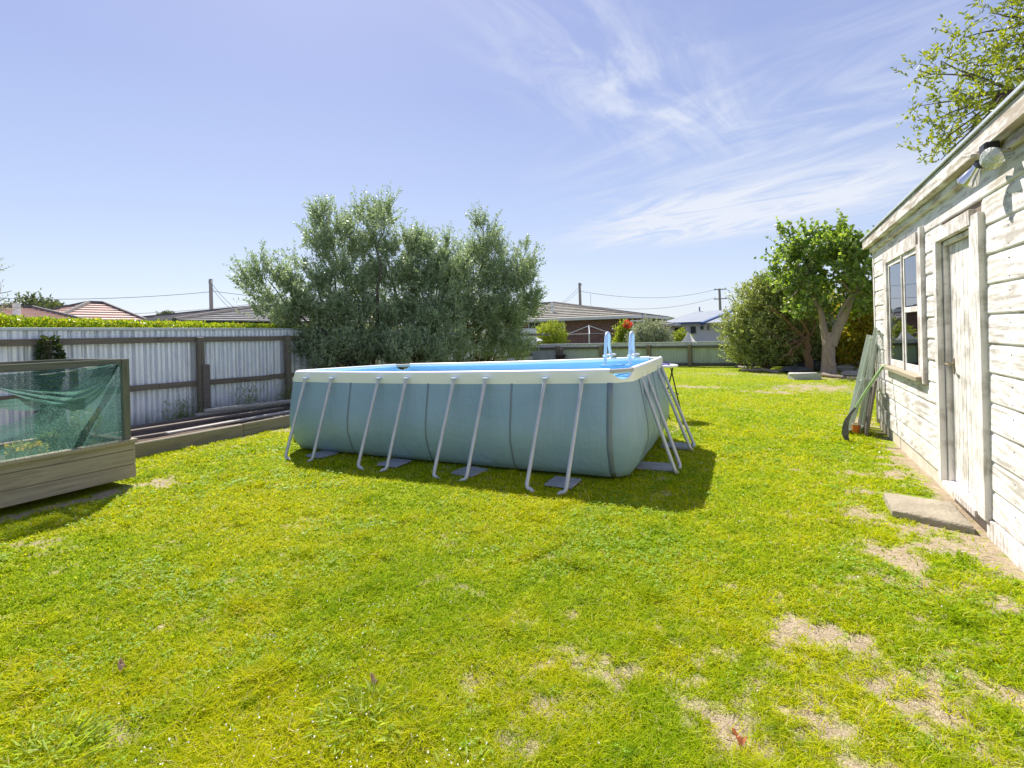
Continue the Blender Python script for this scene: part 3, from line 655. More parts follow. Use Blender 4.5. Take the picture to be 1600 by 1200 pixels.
    for a, b in ((-5.82, -5.34), (-4.54, -4.11), (-3.42, -3.0), (-2.27, -1.85)):
        ta = (a + 6.24) / 4.9; tb = (b + 6.24) / 4.9; za, zb = 1.105 + .06 * ta - .075, 1.105 + .06 * tb - .075
        leg_pair((a, 4.68, .012), (b, 4.70, .012), (a + .03, 5.05 + .22 * ta - .045 - .03 * math.sin(math.pi * ta), za), (b + .03, 5.05 + .22 * tb - .045 - .03 * math.sin(math.pi * tb), zb), (0, -1, 0))
        leg_pair((a, 8.2 + .1 * ta, .012), (b, 8.2 + .1 * tb, .012), (a, 7.66 + .25 * ta, za), (b, 7.66 + .25 * tb, zb), (0, 1, 0))
    for a, b in ((5.79, 6.14), (6.96, 7.32)):
        leg_pair((-.98, a, .012), (-.99, b, .012), (-1.36 - .04 * (a - 5.3), a + .15, 1.085), (-1.36 - .04 * (b - 5.3), b + .15, 1.085), (1, 0, 0))
        leg_pair((-6.75, a - .2, .012), (-6.75, b - .2, .012), (-6.27, a - .2, 1.0), (-6.27, b - .2, 1.0), (-1, 0, 0))
pool()
def slab(name, cx, cy, sx, sy, z0, z1, mat, label, cat, rz=0, group=None, jit=.004):
    m = MB(); m.box(cx - sx / 2, cx + sx / 2, cy - sy / 2, cy + sy / 2, z0, z1, .008, Matrix.Rotation(rz, 3, 'Z'), (cx, cy, 0), jit)
    return tag(m.build(name, mat, origin=(cx, cy, z0)), label, cat, group)
PV = [(-5.50, 'first from the left'), (-4.25, 'second from the left'), (-3.15, 'third from the left'), (-2.0, 'fourth from the left')]
for x, w in PV: slab('paving_slab', x, 5.02, .30, .32, .0, .028, 'paver', 'grey paving slab under the front pool legs, ' + w, 'paving slab', random.uniform(-.1, .1), 'paving slabs under the pool legs')
slab('paving_slab', -1.24, 5.99, .42, .28, .0, .034, 'paver', 'grey paving slab under the nearer pair of legs at the right end of the pool', 'paving slab', .1, 'paving slabs under the pool legs')
slab('paving_slab', -1.2, 7.15, .36, .26, .0, .034, 'paver', 'grey paving slab under the farther pair of legs at the right end of the pool', 'paving slab', -.05, 'paving slabs under the pool legs')
def ladder():
    T = thing('pool_ladder', 'pale blue A-frame ladder straddling the far wall of the pool', 'ladder', (-2.05, 7.8, 0))
    for x in (-2.24, -1.87):
        pts = [(x, 7.32, .2), (x, 7.40, 1.0), (x, 7.50, 1.45)]
        for k in range(1, 8):
            a = math.pi * k / 8; pts.append((x - .0, 7.60 - .09 * math.cos(a), 1.46 + .10 * math.sin(a)))
        pts += [(x - .02, 7.72, 1.38), (x - .05, 8.0, 1.0), (x - .08, 8.5, 0.)]
        MB().tube(pts, .024, 10).build('rail', 'ladder_paint', T)
    for z, y in ((1.075, 7.37), (.78, 7.34)): MB().box(-2.28, -1.83, y - .06, y + .05, z - .03, z + .02, .008).build('step', 'tread_blue', T)
    for z, y in ((.78, 8.14), (.5, 8.28), (.22, 8.42)): MB().box(-2.30, -1.90, y - .04, y + .05, z - .02, z + .015, .006).build('step', 'white_plastic', T)
    for x in (-2.24, -1.87): MB().box(x - .035, x + .035, 7.42, 7.92, 1.205, 1.235, .006).build('platform_bracket', 'white_plastic', T)
ladder()
def table():
    cx, cy = -1.78, 9.55; T = thing('round_table', 'small round white table on dark folding legs behind the pool', 'table', (cx, cy, 0))
    MB().lathe([(.0, .905), (.23, .905), (.245, .915), (.245, .94), (.23, .95), (0, .95)], (cx, cy, 0), 32).build('tabletop', 'white_plastic', T)
    for k in range(4):
        a = R(45 + 90 * k); b = a + R(70); MB().tube([(cx + .2 * math.cos(a), cy + .2 * math.sin(a), .91), (cx + .3 * math.cos(b), cy + .3 * math.sin(b), .0)], .012, 8).build('leg', 'black_plastic', T)
    MB().tube([(cx + .24 * math.cos(k * .5), cy + .24 * math.sin(k * .5), .42) for k in range(14)], .008, 6).build('ring', 'black_plastic', T)
    m = MB(); m.grid(lambda u, v: (cx + .02 + (u - .5) * .2, cy - .06 + (v - .5) * .2, .957 + .03 * math.sin(u * 7) * math.sin(v * 6 + 1) ** 2 + .008), 10, 8)
    tag(m.build('folded_cloth', 'purple_cloth', origin=(cx, cy, .95), smooth=True, thick=.006), 'crumpled purple cloth lying on the small round table', 'cloth')
table()

# ---------------------------------------------------------------- left boundary: corrugated fence, hedge, planter
def corr(y):
    t = (y / .19) % 1.; m = (y / .76) % 1.
    r = .038 * min(1, max(0, 1.5 * (1 - abs(t - .5) / .17))) + .004 * math.sin(t * 12.6)
    return r
def left_fence():
    T = thing('corrugated_fence', 'tall silver corrugated iron fence with dark timber rails on the left', 'fence', (-10.45, 9, 0))
    ys = np.arange(-4, 23.2, .0135); m = MB(); V = []; Fc = []
    for i, y in enumerate(ys):
        y = float(y); x = -10.46 - corr(y) - .012 * math.sin(int(y / .76) * 12.9) ; top = 1.86 - max(0, y - 3.4) * .006
        lean = .01 * math.sin(y * .9); V += [(x, y, .02), (x + lean, y, top)]
        if i: Fc.append((2 * i - 2, 2 * i, 2 * i + 1, 2 * i - 1))
    m.add(V, Fc); m.build('sheeting', 'zinc', T, thick=.002)
    m = MB(); m.bar((-10.47, -4, 1.895), (-10.47, 23.2, 1.765), .06, .045); m.build('capping', 'zinc_cap', T)
    for z0, s in ((1.655, -.011), (.79, -.018)):
        for y0 in np.arange(-4, 23, 2.4):
            a = z0 + (y0 - 3.4 + 0) * s * .8; b = z0 + (y0 + 2.4 - 3.4) * s * .8; h = .105
            MB().bar((-10.40, float(y0) + .002, a + random.uniform(-.008, .008)), (-10.40, float(y0) + 2.396, b + random.uniform(-.008, .008)), .05, h).build('rail', 'rail_timber', T)
    for y, w in ((3.9, .11), (6.35, .12), (8.43, .12), (10.9, .11), (13.4, .11), (15.9, .11), (18.4, .11), (20.9, .11), (1.4, .11), (-1.1, .11)):
        MB().box(-10.37, -10.37 + w, y - w / 2, y + w / 2, 0, 1.68, .01, jit=.006).build('post', 'post_timber', T)
    MB().box(-10.30, -10.18, 6.33, 6.46, 0, 1.12, .012, jit=.01).build('post_brace', 'plank_dark', T)
left_fence()
def ivy():
    T = thing('ivy', 'dark ivy clump smothering a fence post behind the raised bed', 'climbing plant', (-10.3, 3.95, 0))
    n = 1500; z = rng.random(n) * 1.72; a = rng.random(n) * 6.283; r = .08 + .05 * np.sin(z * 6) + .04 * rng.random(n)
    P = np.stack([-10.3 + np.cos(a) * r * .8, 3.93 + np.sin(a) * r, z], 1); D = np.stack([np.cos(a), np.sin(a), rng.normal(size=n) - .3], 1); leaves(P, D, .06 + .03 * rng.random(n), .055, 'foliage', 'ivy_leaf', T)
    MB().tube([(-10.24, 3.93, 0), (-10.22, 3.95, .8), (-10.24, 3.9, 1.6)], [.02, .014, .006], 6).build('stem', 'bark_dark', T)
ivy()
def hedge():
    T = thing('clipped_hedge', 'yellow-green clipped hedge rising just above the silver fence', 'hedge', (-10.9, 6, 0))
    n = 60000; y = -3 + 16.5 * rng.random(n) ** .9; x = -11.05 + .9 * (rng.random(n) - .5); top = 2.00 - np.maximum(0, y - 3.5) * .025 + .05 * fbm(y * 1.5, y * 0 + 3, 2) + .09 * (fbm(y * 9, y * 0, 2) - .5)
    z = top - rng.random(n) ** 2 * .55; P = np.stack([x, y, z], 1); D = rng.normal(size=(n, 3)) * .8 + np.array([.2, 0, .8])
    leaves(P, D, .05 + .035 * rng.random(n), .028, 'foliage', 'hedge_leaf', T)
    n = 900; y = -3 + 16.4 * rng.random(n); P0 = np.stack([-11.05 + .8 * (rng.random(n) - .5), y, 1.97 - np.maximum(0, y - 3.5) * .025], 1); P = np.repeat(P0, 6, 0); P[:, 2] += np.tile(np.arange(6) * .022, n) * np.repeat(rng.random(n) * 1.1, 6)
    leaves(P, rng.normal(size=P.shape) * .7 + np.array([0, 0, .9]), .055, .026, 'shoots', 'hedge_leaf', T)
    m = MB(); m.box(-11.35, -10.75, -3, 13.4, 0, 1.45, .05, jit=.02); m.build('inner_branches', 'bark_dark', T)
hedge()
def planter():
    T = thing('timber_edging', 'long weathered timber sleeper edging the strip along the fence', 'edging', (-8, 5, 0))
    for a, b in ((3.45, 5.6), (5.61, 8.6)): MB().box(-8.05, -7.97, a, b, -.02, .185, .008, jit=.006).build('sleeper', 'sleeper', T)
    P = [((-8.55, 4.7, .16), (-8.35, 7.6, .20), .13, .03, 'plank_pale', 'wide weathered grey plank lying nearest the sleeper edging'),
         ((-9.5, 5.9, .30), (-8.75, 9.3, .27), .09, .045, 'plank_pale', 'pale sawn timber length topmost on the pile by the fence'),
         ((-9.6, 5.8, .23), (-9.0, 9.2, .23), .10, .04, 'plank_pale', 'pale sawn timber length lying under the topmost one by the fence'),
         ((-9.3, 4.2, .17), (-9.0, 7.2, .18), .12, .04, 'plank_dark', 'dark brown plank at the middle of the timber pile'),
         ((-8.9, 4.0, .12), (-8.6, 6.0, .13), .10, .04, 'plank_dark', 'dark rotten plank beside the end of the raised bed'),
         ((-9.9, 4.6, .14), (-9.8, 7.0, .14), .14, .04, 'plank_dark', 'dark board lying against the foot of the silver fence'),
         ((-8.25, 6.4, .13), (-8.22, 9.4, .16), .10, .06, 'plank_dark', 'dark beam lying just inside the sleeper edging near the pool')]
    for a, b, w, h, mt, lb in P: tag(MB().bar(a, b, w, h).build('timber_plank', mt, origin=a), lb, 'plank', 'timber lengths piled along the fence')
planter()
def strip_plants():
    for cx, cy, s, lb in ((-10.2, 5.9, 1, 'low green weeds at the fence foot left of the braced post'), (-10.15, 7.3, 1.3, 'wispy tall weeds at the fence foot right of the braced post'), (-10.1, 8.3, 1.2, 'green weeds at the fence foot beside the pool corner')):
        T = thing('weed_clump', lb, 'weed', (cx, cy, .1)); n = int(260 * s); a = rng.random(n) * 6.28; r = rng.random(n) * .4
        P = np.stack([cx + np.cos(a) * r * .3, cy + np.sin(a) * r, .1 + rng.random(n) ** 2 * .35 * s], 1); leaves(P, rng.normal(size=(n, 3)) * .6 + np.array([0, 0, 1]), .09, .014, 'foliage', 'shrub_leaf', T)
        m = MB()
        for k in range(9):
            x, y = cx + random.uniform(-.08, .08), cy + random.uniform(-.4, .4); m.tube([(x, y, .05), (x + .03, y + .05, .3 * s), (x + random.uniform(-.1, .15), y + random.uniform(-.1, .2), random.uniform(.45, .8) * s)], [.004, .003, .002], 4)
        m.build('stem', 'shrub_leaf', T)
strip_plants()

# raised bed with netted frame
def raised_bed():
    x1, x0, y1, y0 = -6.5, -7.75, 3.24, -1.6
    T = thing('raised_garden_bed', 'raised garden bed of grey timber boards with a green netted frame', 'garden bed', (-7.1, 1.2, 0))
    for k, (a, b) in enumerate(((.075, .225), (.23, .385), (.39, .47))):
        MB().box(x1 - .045, x1 - .004 * (2 - k), y0, y1 - .003 * k, a, b, .004, jit=.002).build('side_board', 'bed_board', T)
        MB().box(x0, x0 + .045, y0, y1, a, b, .004).build('side_board', 'bed_board', T)
        MB().box(x0 + .046, x1 - .05, y1 - .045, y1 - .004, a, b, .004).build('end_board', 'bed_board', T)
    MB().bar((x1 - .03, y0, .49), (x1 - .03, y1 + .01, .49), .11, .04).build('top_board', 'bed_board', T)
    MB().bar((x0 + .03, y0, .49), (x0 + .03, y1 + .01, .49), .11, .04).build('top_board', 'bed_board', T)
    MB().bar((x0 + .09, y1 - .04, .487), (x1 - .09, y1 - .04, .487), .10, .04, (0, 0, 1)).build('top_board', 'rail_timber_x', T)
    m = MB(); m.grid(lambda u, v: (x0 + .05 + u * (x1 - x0 - .1), y0 + .05 + v * (y1 - y0 - .1), .40 + .03 * math.sin(u * 11 + v * 23) * math.sin(v * 37)), 12, 40); m.build('soil', 'soil', T, smooth=True)
    for x in (x1 - .05, x0 + .05):
        for y in (y1 - .07, .4, y0 + .1): MB().box(x - .03, x + .03, y - .035, y + .035, .47 if y > 3 else .42, 1.42, .004).build('frame_post', 'frame_timber_v', T)
        MB().bar((x + (.002 if x > -7 else 0), y0, 1.385), (x, y1 - .11, 1.385), .045, .075).build('frame_rail', 'frame_timber', T)
    MB().bar((x0 + .09, y1 - .07, 1.385), (x1 - .09, y1 - .07, 1.385), .045, .07).build('frame_rail', 'rail_timber_x', T)
    X = x1 - .015
    # net stretched over the front, with a slack fold slung from the rail
    def wr(u, v): return .02 * math.sin(u * 23 + v * 9) + .012 * math.sin(u * 51 - v * 17)
    m = MB(); ya, yb = -1.5, y1 - .12
    m.grid(lambda u, v: (X + .02 + wr(u, v) * .8 * v * (1 - v) * 3, ya + u * (yb - ya), .50 + v * ((1.36 if u < .55 else 1.36 - .52 * math.sin(min(1, (u - .55) / .40) * math.pi) ** .8) - .50)), 90, 18)
    m.build('shade_net', 'shade_net', T, smooth=True)
    m = MB()
    def fold(u, v):
        y = 2.0 + u * (3.08 - 2.0); d = (.06 + .38 * (u / .6) ** .8) if u < .6 else .44 * (1 - ((u - .6) / .4) ** 2.2) + .005
        return (X + .035 + .05 * math.sin(math.pi * v) * math.sin(math.pi * u) + .012 * math.sin(v * 40 + u * 8), y, 1.37 - d * v - .04 * (1 - u))
    m.grid(fold, 40, 26); m.build('shade_net', 'shade_net_fold', T, smooth=True)
    m = MB()
    def fold2(u, v):
        y = .4 + u * (2.75 - .4); s = (1.36 - .04) - .30 * u ** .85
        return (X + .045 + .02 * math.sin(u * 40), y, s - v * (.05 + .05 * u) - .015 * math.sin(u * 30 + v * 9))
    m.grid(fold2, 60, 6); m.build('shade_net', 'shade_net_fold', T, smooth=True)
    m = MB(); m.grid(lambda u, v: (x0 + .05 + u * (x1 - x0 - .1), y1 - .035 + .01 * math.sin(u * 20 + v * 9), .50 + v * .84), 20, 12); m.build('shade_net', 'shade_net', T, smooth=True)
raised_bed()
def bed_plant(cx, cy, z0, r, h, n, L, W, mat, name, label):
    T = thing(name, label, 'plant', (cx, cy, z0)); a = rng.random(n) * 6.28; q = rng.random(n) ** .6
    P = np.stack([cx + np.cos(a) * r * q, cy + np.sin(a) * r * q, z0 + h * rng.random(n)], 1); D = np.stack([np.cos(a), np.sin(a), .5 + rng.normal(size=n) * .6], 1)
    leaves(P, D, L, W, 'foliage', mat, T); m = MB()
    for k in range(6): m.tube([(cx, cy, z0 - .03), (cx + random.uniform(-r, r) * .7, cy + random.uniform(-r, r) * .7, z0 + h * .9)], [.007, .003], 5)
    m.build('stem', 'shrub_leaf', T)
bed_plant(-6.78, 2.38, .42, .13, .17, 420, .06, .045, 'yellow_leaf', 'leafy_plant', 'yellow-green bushy plant in the netted raised bed')
bed_plant(-7.0, 2.75, .42, .17, .22, 260, .08, .05, 'dark_leaf', 'leafy_plant', 'dark green leafy plant right of the yellow-green one in the raised bed')
bed_plant(-7.05, 3.0, .42, .1, .42, 90, .09, .05, 'pale_leaf', 'leafy_plant', 'tall pale-leaved plant at the right end of the raised bed')
bed_plant(-7.2, 1.6, .42, .2, .4, 260, .1, .06, 'dark_leaf', 'leafy_plant', 'tall dark plant behind the net at the left edge')
tag(MB().bar((-7.3, 1.95, .42), (-7.3, 1.95, 1.0), .07, .03, (1, 0, 0)).build('wooden_stake', 'plank_pale', origin=(-7.3, 1.95, .42)), 'pale wooden stake standing behind the net in the raised bed', 'stake')

# ---------------------------------------------------------------- olive trees behind the pool
def blob(px, py, Y, rx, rz, ry=None, w=1):  # a foliage mass measured in the photo at depth Y: radii in metres
    c = at_y(px, py, Y); return (c.x, c.y, c.z, rx, ry or rx, rz, w)
def olive(loc, blobs, n, label, trunks):
    T = thing('olive_tree', label, 'tree', loc, 'olive trees behind the pool'); blobs = [(b[0], b[1], b[2] - (.38 if b[2] > 2.6 else .1), *b[3:]) for b in blobs]
    shoot_tree(blobs, int(n * .74), 22, .42, .092, .027, 'crown', 'olive_leaf', T, zmin=.25, shell=.35, rnd=.32, up=.9, spread=.8, clump=5.5)
    sp = []
    for k, b in enumerate(blobs):
        tr = trunks[k % len(trunks)]; j = Vector(loc).lerp(Vector(b[:3]), .35) + Vector((0, 0, .2)); s = Vector((tr[0], tr[1], 0)); sp.append((s, j, .06, .04)); sp.append((j, Vector(b[:3]) + Vector((0, 0, b[5] * .6)), .04, .008))
    limbs('trunk', 'bark_dark', T, sp, 6)
def olives():
    olive((-9.3, 10.2, 0), [
        blob(415, 425, 8.2, .45, .42, .6, 1.2), blob(455, 440, 8.7, .5, .5, .6), blob(440, 485, 8.5, .45, .35, .6, .8), blob(500, 480, 9.4, .7, .7, .8),
        blob(530, 360, 10.2, .6, .7, .8, 1.1), blob(545, 420, 10.2, .9, .8, 1), blob(600, 320, 10.4, .25, .4, .3, .9), blob(487, 350, 10.1, .2, .4, .3, .8), blob(470, 385, 9.2, .2, .3, .3, .8), blob(408, 385, 8.2, .18, .3, .3, .8), blob(500, 540, 9.5, .6, .6, .8), blob(475, 550, 9.2, .3, .45, .4, .9), blob(530, 545, 9.5, .8, .6, .8, 1.2), blob(460, 505, 9.0, .4, .3, .4, .8), blob(560, 510, 10.2, .9, .9, 1.), blob(510, 330, 10.2, .3, .45, .4)],
        4000, 'broad grey-green olive tree at the left of the group, leaning over the fence', [(-9.3, 10.2), (-9.1, 10.0)])
    olive((-8.6, 11.6, 0), [
        blob(585, 345, 11.2, .65, .6, .8, 1.1), blob(640, 382, 11.5, .7, .6, .9), blob(690, 400, 11.5, .55, .6, .9), blob(660, 368, 11.4, .2, .4, .3), blob(698, 372, 11.4, .2, .35, .3), blob(610, 440, 11.3, 1.2, 1.1, 1.2), blob(675, 450, 11.5, 1.0, 1.2, 1.2), blob(620, 520, 11.0, 1.2, .9, 1.2), blob(685, 530, 11.0, .95, .85, 1., 1.2), blob(580, 550, 10.4, .9, .5, .9, 1.2), blob(650, 555, 10.4, 1.0, .45, .9, 1.3), blob(705, 430, 11.6, .6, .9, .8), blob(650, 400, 11.3, .9, .8, .9), blob(570, 325, 11., .3, .4, .4)],
        4900, 'tallest dense olive tree in the middle of the group behind the pool', [(-8.6, 11.6), (-8.3, 11.8), (-8.8, 11.3)])
    olive((-7.9, 13.0, 0), [
        blob(760, 388, 13, .45, .6, .8, 1.1), blob(805, 410, 13, .45, .5, .8), blob(822, 385, 13, .22, .45, .3, .8), blob(740, 420, 13, .8, .9, 1), blob(795, 460, 13, .9, .9, 1), blob(820, 440, 13, .5, .5, .6, .6), blob(770, 505, 13, .9, .7, .9), blob(790, 545, 12.8, .8, .4, .7), blob(725, 500, 12.6, .5, .8, .7), blob(755, 350, 13, .3, .5, .4)],
        3100, 'looser olive tree at the right of the group with a pale bare trunk', [(-7.93, 13.0), (-7.8, 13.05)])
    T = [o for o in COL.objects if o.name.startswith('olive_tree')][-1]
    limbs('stem', 'bark_brown', T, [((-7.93, 12.9, 0), (-7.8, 13, 1.5), .05, .035), ((-7.80, 12.95, 0), (-7.7, 13, 1.6), .04, .03), ((-7.8, 13, 1.5), (-7.3, 13, 3.2), .035, .012), ((-7.8, 13, 1.5), (-8.4, 13, 3.4), .03, .01)])
olives()

# ---------------------------------------------------------------- back fence
def back_fence():
    T = thing('low_corrugated_fence', 'low green-grey corrugated iron fence with posts across the back', 'fence', (-6, 22.5, 0))
    xs = np.arange(-10.4, 6, .019); V = []; Fc = []
    for i, x in enumerate(xs):
        x = float(x); top = .99 + .02 * math.sin(x * 1.1); y = 22.5 + .018 * math.sin(x * 2 * math.pi / .076); V += [(x, y, .0), (x, y, top)]
        if i: Fc.append((2 * i - 2, 2 * i, 2 * i + 1, 2 * i - 1))
    MB().add(V, Fc).build('sheeting', 'zinc_green', T, thick=.002)
    MB().bar((-10.4, 22.47, 1.0), (6, 22.47, 1.04), .07, .035).build('capping', 'zinc_cap', T)
    m = MB(); m.bar((-10.4, 22.43, .80), (6, 22.43, .84), .05, .09); m.build('rail', 'rail_timber_x', T)
    m = MB(); m.bar((-10.4, 22.43, .10), (6, 22.43, .07), .05, .12); m.build('rail', 'rail_timber_x', T)
    for x in (-9.0, -6.9, -4.79, -3.1, -1.2, .8, 2.9): MB().box(x - .08, x + .08, 22.26, 22.40, 0, .93, .01, jit=.006).build('post', 'post_timber', T)
    # upper strip of sheet overlapping above the rail
    V = []; Fc = []
    for i, x in enumerate(xs):
        x = float(x); y = 22.455 + .008 * math.sin(x * 2 * math.pi / .076); V += [(x, y, .865), (x, y, .985)]
        if i: Fc.append((2 * i - 2, 2 * i, 2 * i + 1, 2 * i - 1))
    MB().add(V, Fc).build('top_strip', 'zinc_cap', T, thick=.002)
    c = at_y(876, 562, 22.1); T2 = thing('black_tub', 'shallow black tub fixed on a post in front of the low back fence', 'tub', (c.x, 22.1, 0))
    MB().lathe([(.0, .40), (.18, .40), (.26, .52), (.28, .52), (.19, .38), (0, .38)], (c.x, 22.1, 0), 20).build('bowl', 'black_plastic', T2)
    MB().box(c.x - .07, c.x + .07, 22.12, 22.24, 0, .8, .01).build('post', 'plank_dark', T2)
back_fence()

# ---------------------------------------------------------------- houses beyond
def tiled(A, B, C, D, n, mat, parent, lift=.07):
    """roof plane from eave A-B to ridge D-C in n stepped courses"""
    A, B, C, D = map(Vector, (A, B, C, D)); nrm = (B - A).cross(D - A).normalized()
    if nrm.z < 0: nrm = -nrm
    m = MB()
    for k in range(n):
        t0, t1 = k / n, (k + 1) / n; a, b = A.lerp(D, t0), B.lerp(C, t0); c, d = B.lerp(C, t1), A.lerp(D, t1)
        m.add([a, b, a + nrm * lift, b + nrm * lift, c + nrm * .004, d + nrm * .004], [(0, 1, 3, 2), (2, 3, 4, 5)])
    return m
def hip_house(name, label, x0, x1, y0, y1, ze, zr, roofmat, wallmat, n, rx0=None, rx1=None, gut='gutter_white', over=.5):
    """ridge along X by default; returns the root"""
    T = thing(name, label, 'house', ((x0 + x1) / 2, (y0 + y1) / 2, 0)); ym = (y0 + y1) / 2; h = (y1 - y0) / 2
    a0, a1, b0, b1 = x0 - over, x1 + over, y0 - over, y1 + over; r0 = rx0 if rx0 is not None else x0 + h; r1 = rx1 if rx1 is not None else x1 - h
    MB().box(x0, x1, y0, y1, 0, ze - .05).build('wall', wallmat, T)
    m = MB()
    for q in (tiled((a0, b0, ze), (a1, b0, ze), (r1, ym, zr), (r0, ym, zr), n, 0, 0), tiled((a1, b0, ze), (a1, b1, ze), (r1, ym, zr), (r1, ym, zr), n, 0, 0), tiled((a1, b1, ze), (a0, b1, ze), (r0, ym, zr), (r1, ym, zr), n, 0, 0), tiled((a0, b1, ze), (a0, b0, ze), (r0, ym, zr), (r0, ym, zr), n, 0, 0)): m.add(q.v, q.f)
    m.add([(a0, b0, ze - .02), (a1, b0, ze - .02), (a1, b1, ze - .02), (a0, b1, ze - .02)], [(0, 1, 2, 3)])
    rf = m.build('roof', roofmat, T)
    m = MB()
    for p, q in (((a0, b0, ze + .04), (r0, ym, zr + .05)), ((a1, b0, ze + .04), (r1, ym, zr + .05)), ((a1, b1, ze + .04), (r1, ym, zr + .05)), ((a0, b1, ze + .04), (r0, ym, zr + .05)), ((r0 - .01, ym, zr + .05), (r1 + .01, ym, zr + .05))): m.tube([p, q], .09, 6)
    m.build('ridge_tiles', 'ridge_dark', rf)
    m = MB()
    for p, q in (((a0, b0 - .06, ze - .03), (a1, b0 - .06, ze - .03)), ((a1 + .06, b0, ze - .03), (a1 + .06, b1, ze - .03)), ((a0 - .06, b0, ze - .03), (a0 - .06, b1, ze - .03))): m.bar(p, q, .12, .18)
    m.build('gutter', gut, T); return T
def houses():
    e1 = at_y(1003, 496, 31.4); zr = at_y(867, 474, 36).z; rx = at_y(867, 474, 36).x
    T = hip_house('brick_house', 'brown brick house with grey-brown tiled hip roof behind the low fence', -21, e1.x - .5, 32, 40, at_y(940, 496, 31.5).z, zr, 'roof_brown', 'brick', 10, -17, rx)
    # tv aerial and windows
    c = at_y(923, 470, 36); m = MB(); m.tube([(c.x, 36, 2.6), (c.x, 36, c.z + .5)], .02, 5); m.tube([(c.x - 1.1, 36, c.z - .5), (c.x + .1, 36, c.z - .5)], .02, 5)
    for k in range(4): m.tube([(c.x - 1.0 + .3 * k, 35.8, c.z - .5), (c.x - 1.0 + .3 * k, 36.2, c.z - .5)], .015, 4)
    m.build('aerial', 'white_metal', T)
    for a, b in (((826, 503), (848, 520)), ((862, 502), (883, 520))):
        p, q = at_y(*a, 31.98), at_y(*b, 31.98); w = MB().box(p.x, q.x, 31.93, 31.99, q.z, p.z, .01).build('window', 'wall_white', T); MB().box(p.x + .08, q.x - .08, 31.9, 31.925, q.z + .08, p.z - .08).build('pane', 'glass_dark', w)
    v = at_y(863, 489, 33.3); MB().tube([(v.x, 33.3, v.z - .2), (v.x, 33.3, v.z + .75)], .09, 8).build('vent_pipe', 'white_metal', T)
    p, q = at_y(985, 500, 31.2), at_y(1012, 500, 31.2); MB().bar((p.x, 31.25, p.z - .06), (q.x, 31.25, p.z - .06), .3, .07).build('verandah_beam', 'wall_white', T)
    MB().box(p.x + .1, p.x + .2, 31.2, 31.3, 0, p.z - .1).build('verandah_post', 'white_metal', T)
    # cream cottage between the houses
    a, b = at_y(985, 500, 42), at_y(1036, 506, 42); hip_house('cream_house', 'small cream house with pale grey roof between the brick and white houses', a.x - 1, b.x + .4, 42, 48, at_y(1010, 508, 41.5).z, at_y(1003, 497, 45).z, 'roof_grey', 'wall_cream', 6)
    # white house
    e = at_y(1030, 506, 44.5); rl = at_y(1088, 487, 49); rr = at_y(1142, 483, 49); xr = at_y(1175, 500, 45).x
    T = thing('white_house', 'white weatherboard house with blue-grey metal roof behind the back fence', 'house', (e.x + 6, 48, 0))
    MB().box(e.x + .4, xr, 45, 53, 0, e.z - .02).build('wall', 'wall_white', T)
    m = MB(); A, B = Vector((e.x, 44.5, e.z)), Vector((xr, 44.5, e.z)); R0, R1 = Vector((rl.x, 49, rl.z)), Vector((xr, 49, rl.z))
    m.add([A, B, R1, R0, (e.x, 53.5, e.z), (xr, 53.5, e.z)], [(0, 1, 2, 3), (0, 3, 4), (3, 2, 5, 4)]); m.build('roof', 'roof_blue', T, thick=.06)
    g0 = at_y(1097, 505, 43.6); g1 = at_y(1141, 483, 43.6); g2 = at_y(1165, 483, 43.6); g3 = at_y(1155, 505, 43.6)
    m = MB(); m.add([(g0.x, 43.6, g0.z), (xr + 2, 43.6, g0.z), (xr + 2, 49, g1.z + .25), (g1.x + .55, 49, g1.z + .25)], [(0, 1, 2, 3)]); m.build('front_roof', 'roof_blue', T, thick=.06)
    m = MB(); m.bar((g0.x, 43.5, g0.z - .02), (g1.x + .55, 49, g1.z + .27), .3, .22); m.build('barge_board', 'fascia_blue', T)
    MB().bar((e.x, 44.4, e.z), (g0.x, 44.4, e.z), .1, .15).build('gutter', 'fascia_blue', T)
    for a, b in (((1053, 511), (1072, 520)), ((1078, 509), (1089, 522)), ((1093, 508), (1101, 516)), ((1104, 508), (1109, 517))):
        p, q = at_y(*a, 44.95), at_y(*b, 44.95); w = MB().box(p.x, q.x, 44.9, 44.97, q.z, p.z, .01).build('window', 'gutter_white', T); MB().box(p.x + .07, q.x - .07, 44.87, 44.895, q.z + .07, p.z - .07).build('pane', 'glass_dark', w)
    c = at_y(1093, 483, 49); MB().tube([(c.x, 49, c.z - .5), (c.x, 49, c.z + .2)], .07, 6).build('flue', 'roof_blue', T)
    # red roof glimpsed behind the shrubs
    a, b = at_y(1195, 492, 34), at_y(1232, 486, 34); T = thing('red_roofed_shed', 'low building with red roof glimpsed behind the big shrub', 'building', ((a.x + b.x) / 2, 36, 0))
    MB().box(a.x - .5, b.x + 3, 34, 38, 0, a.z - .1).build('wall', 'wall_cream', T); m = MB(); m.add([(a.x - .7, 33.7, a.z - .1), (b.x + 3.2, 33.7, a.z - .1), (b.x + 3.2, 38.3, a.z + .5), (a.x - .7, 38.3, a.z + .5)], [(0, 1, 2, 3)]); m.build('roof', 'red_roof', T, thick=.1)
houses()
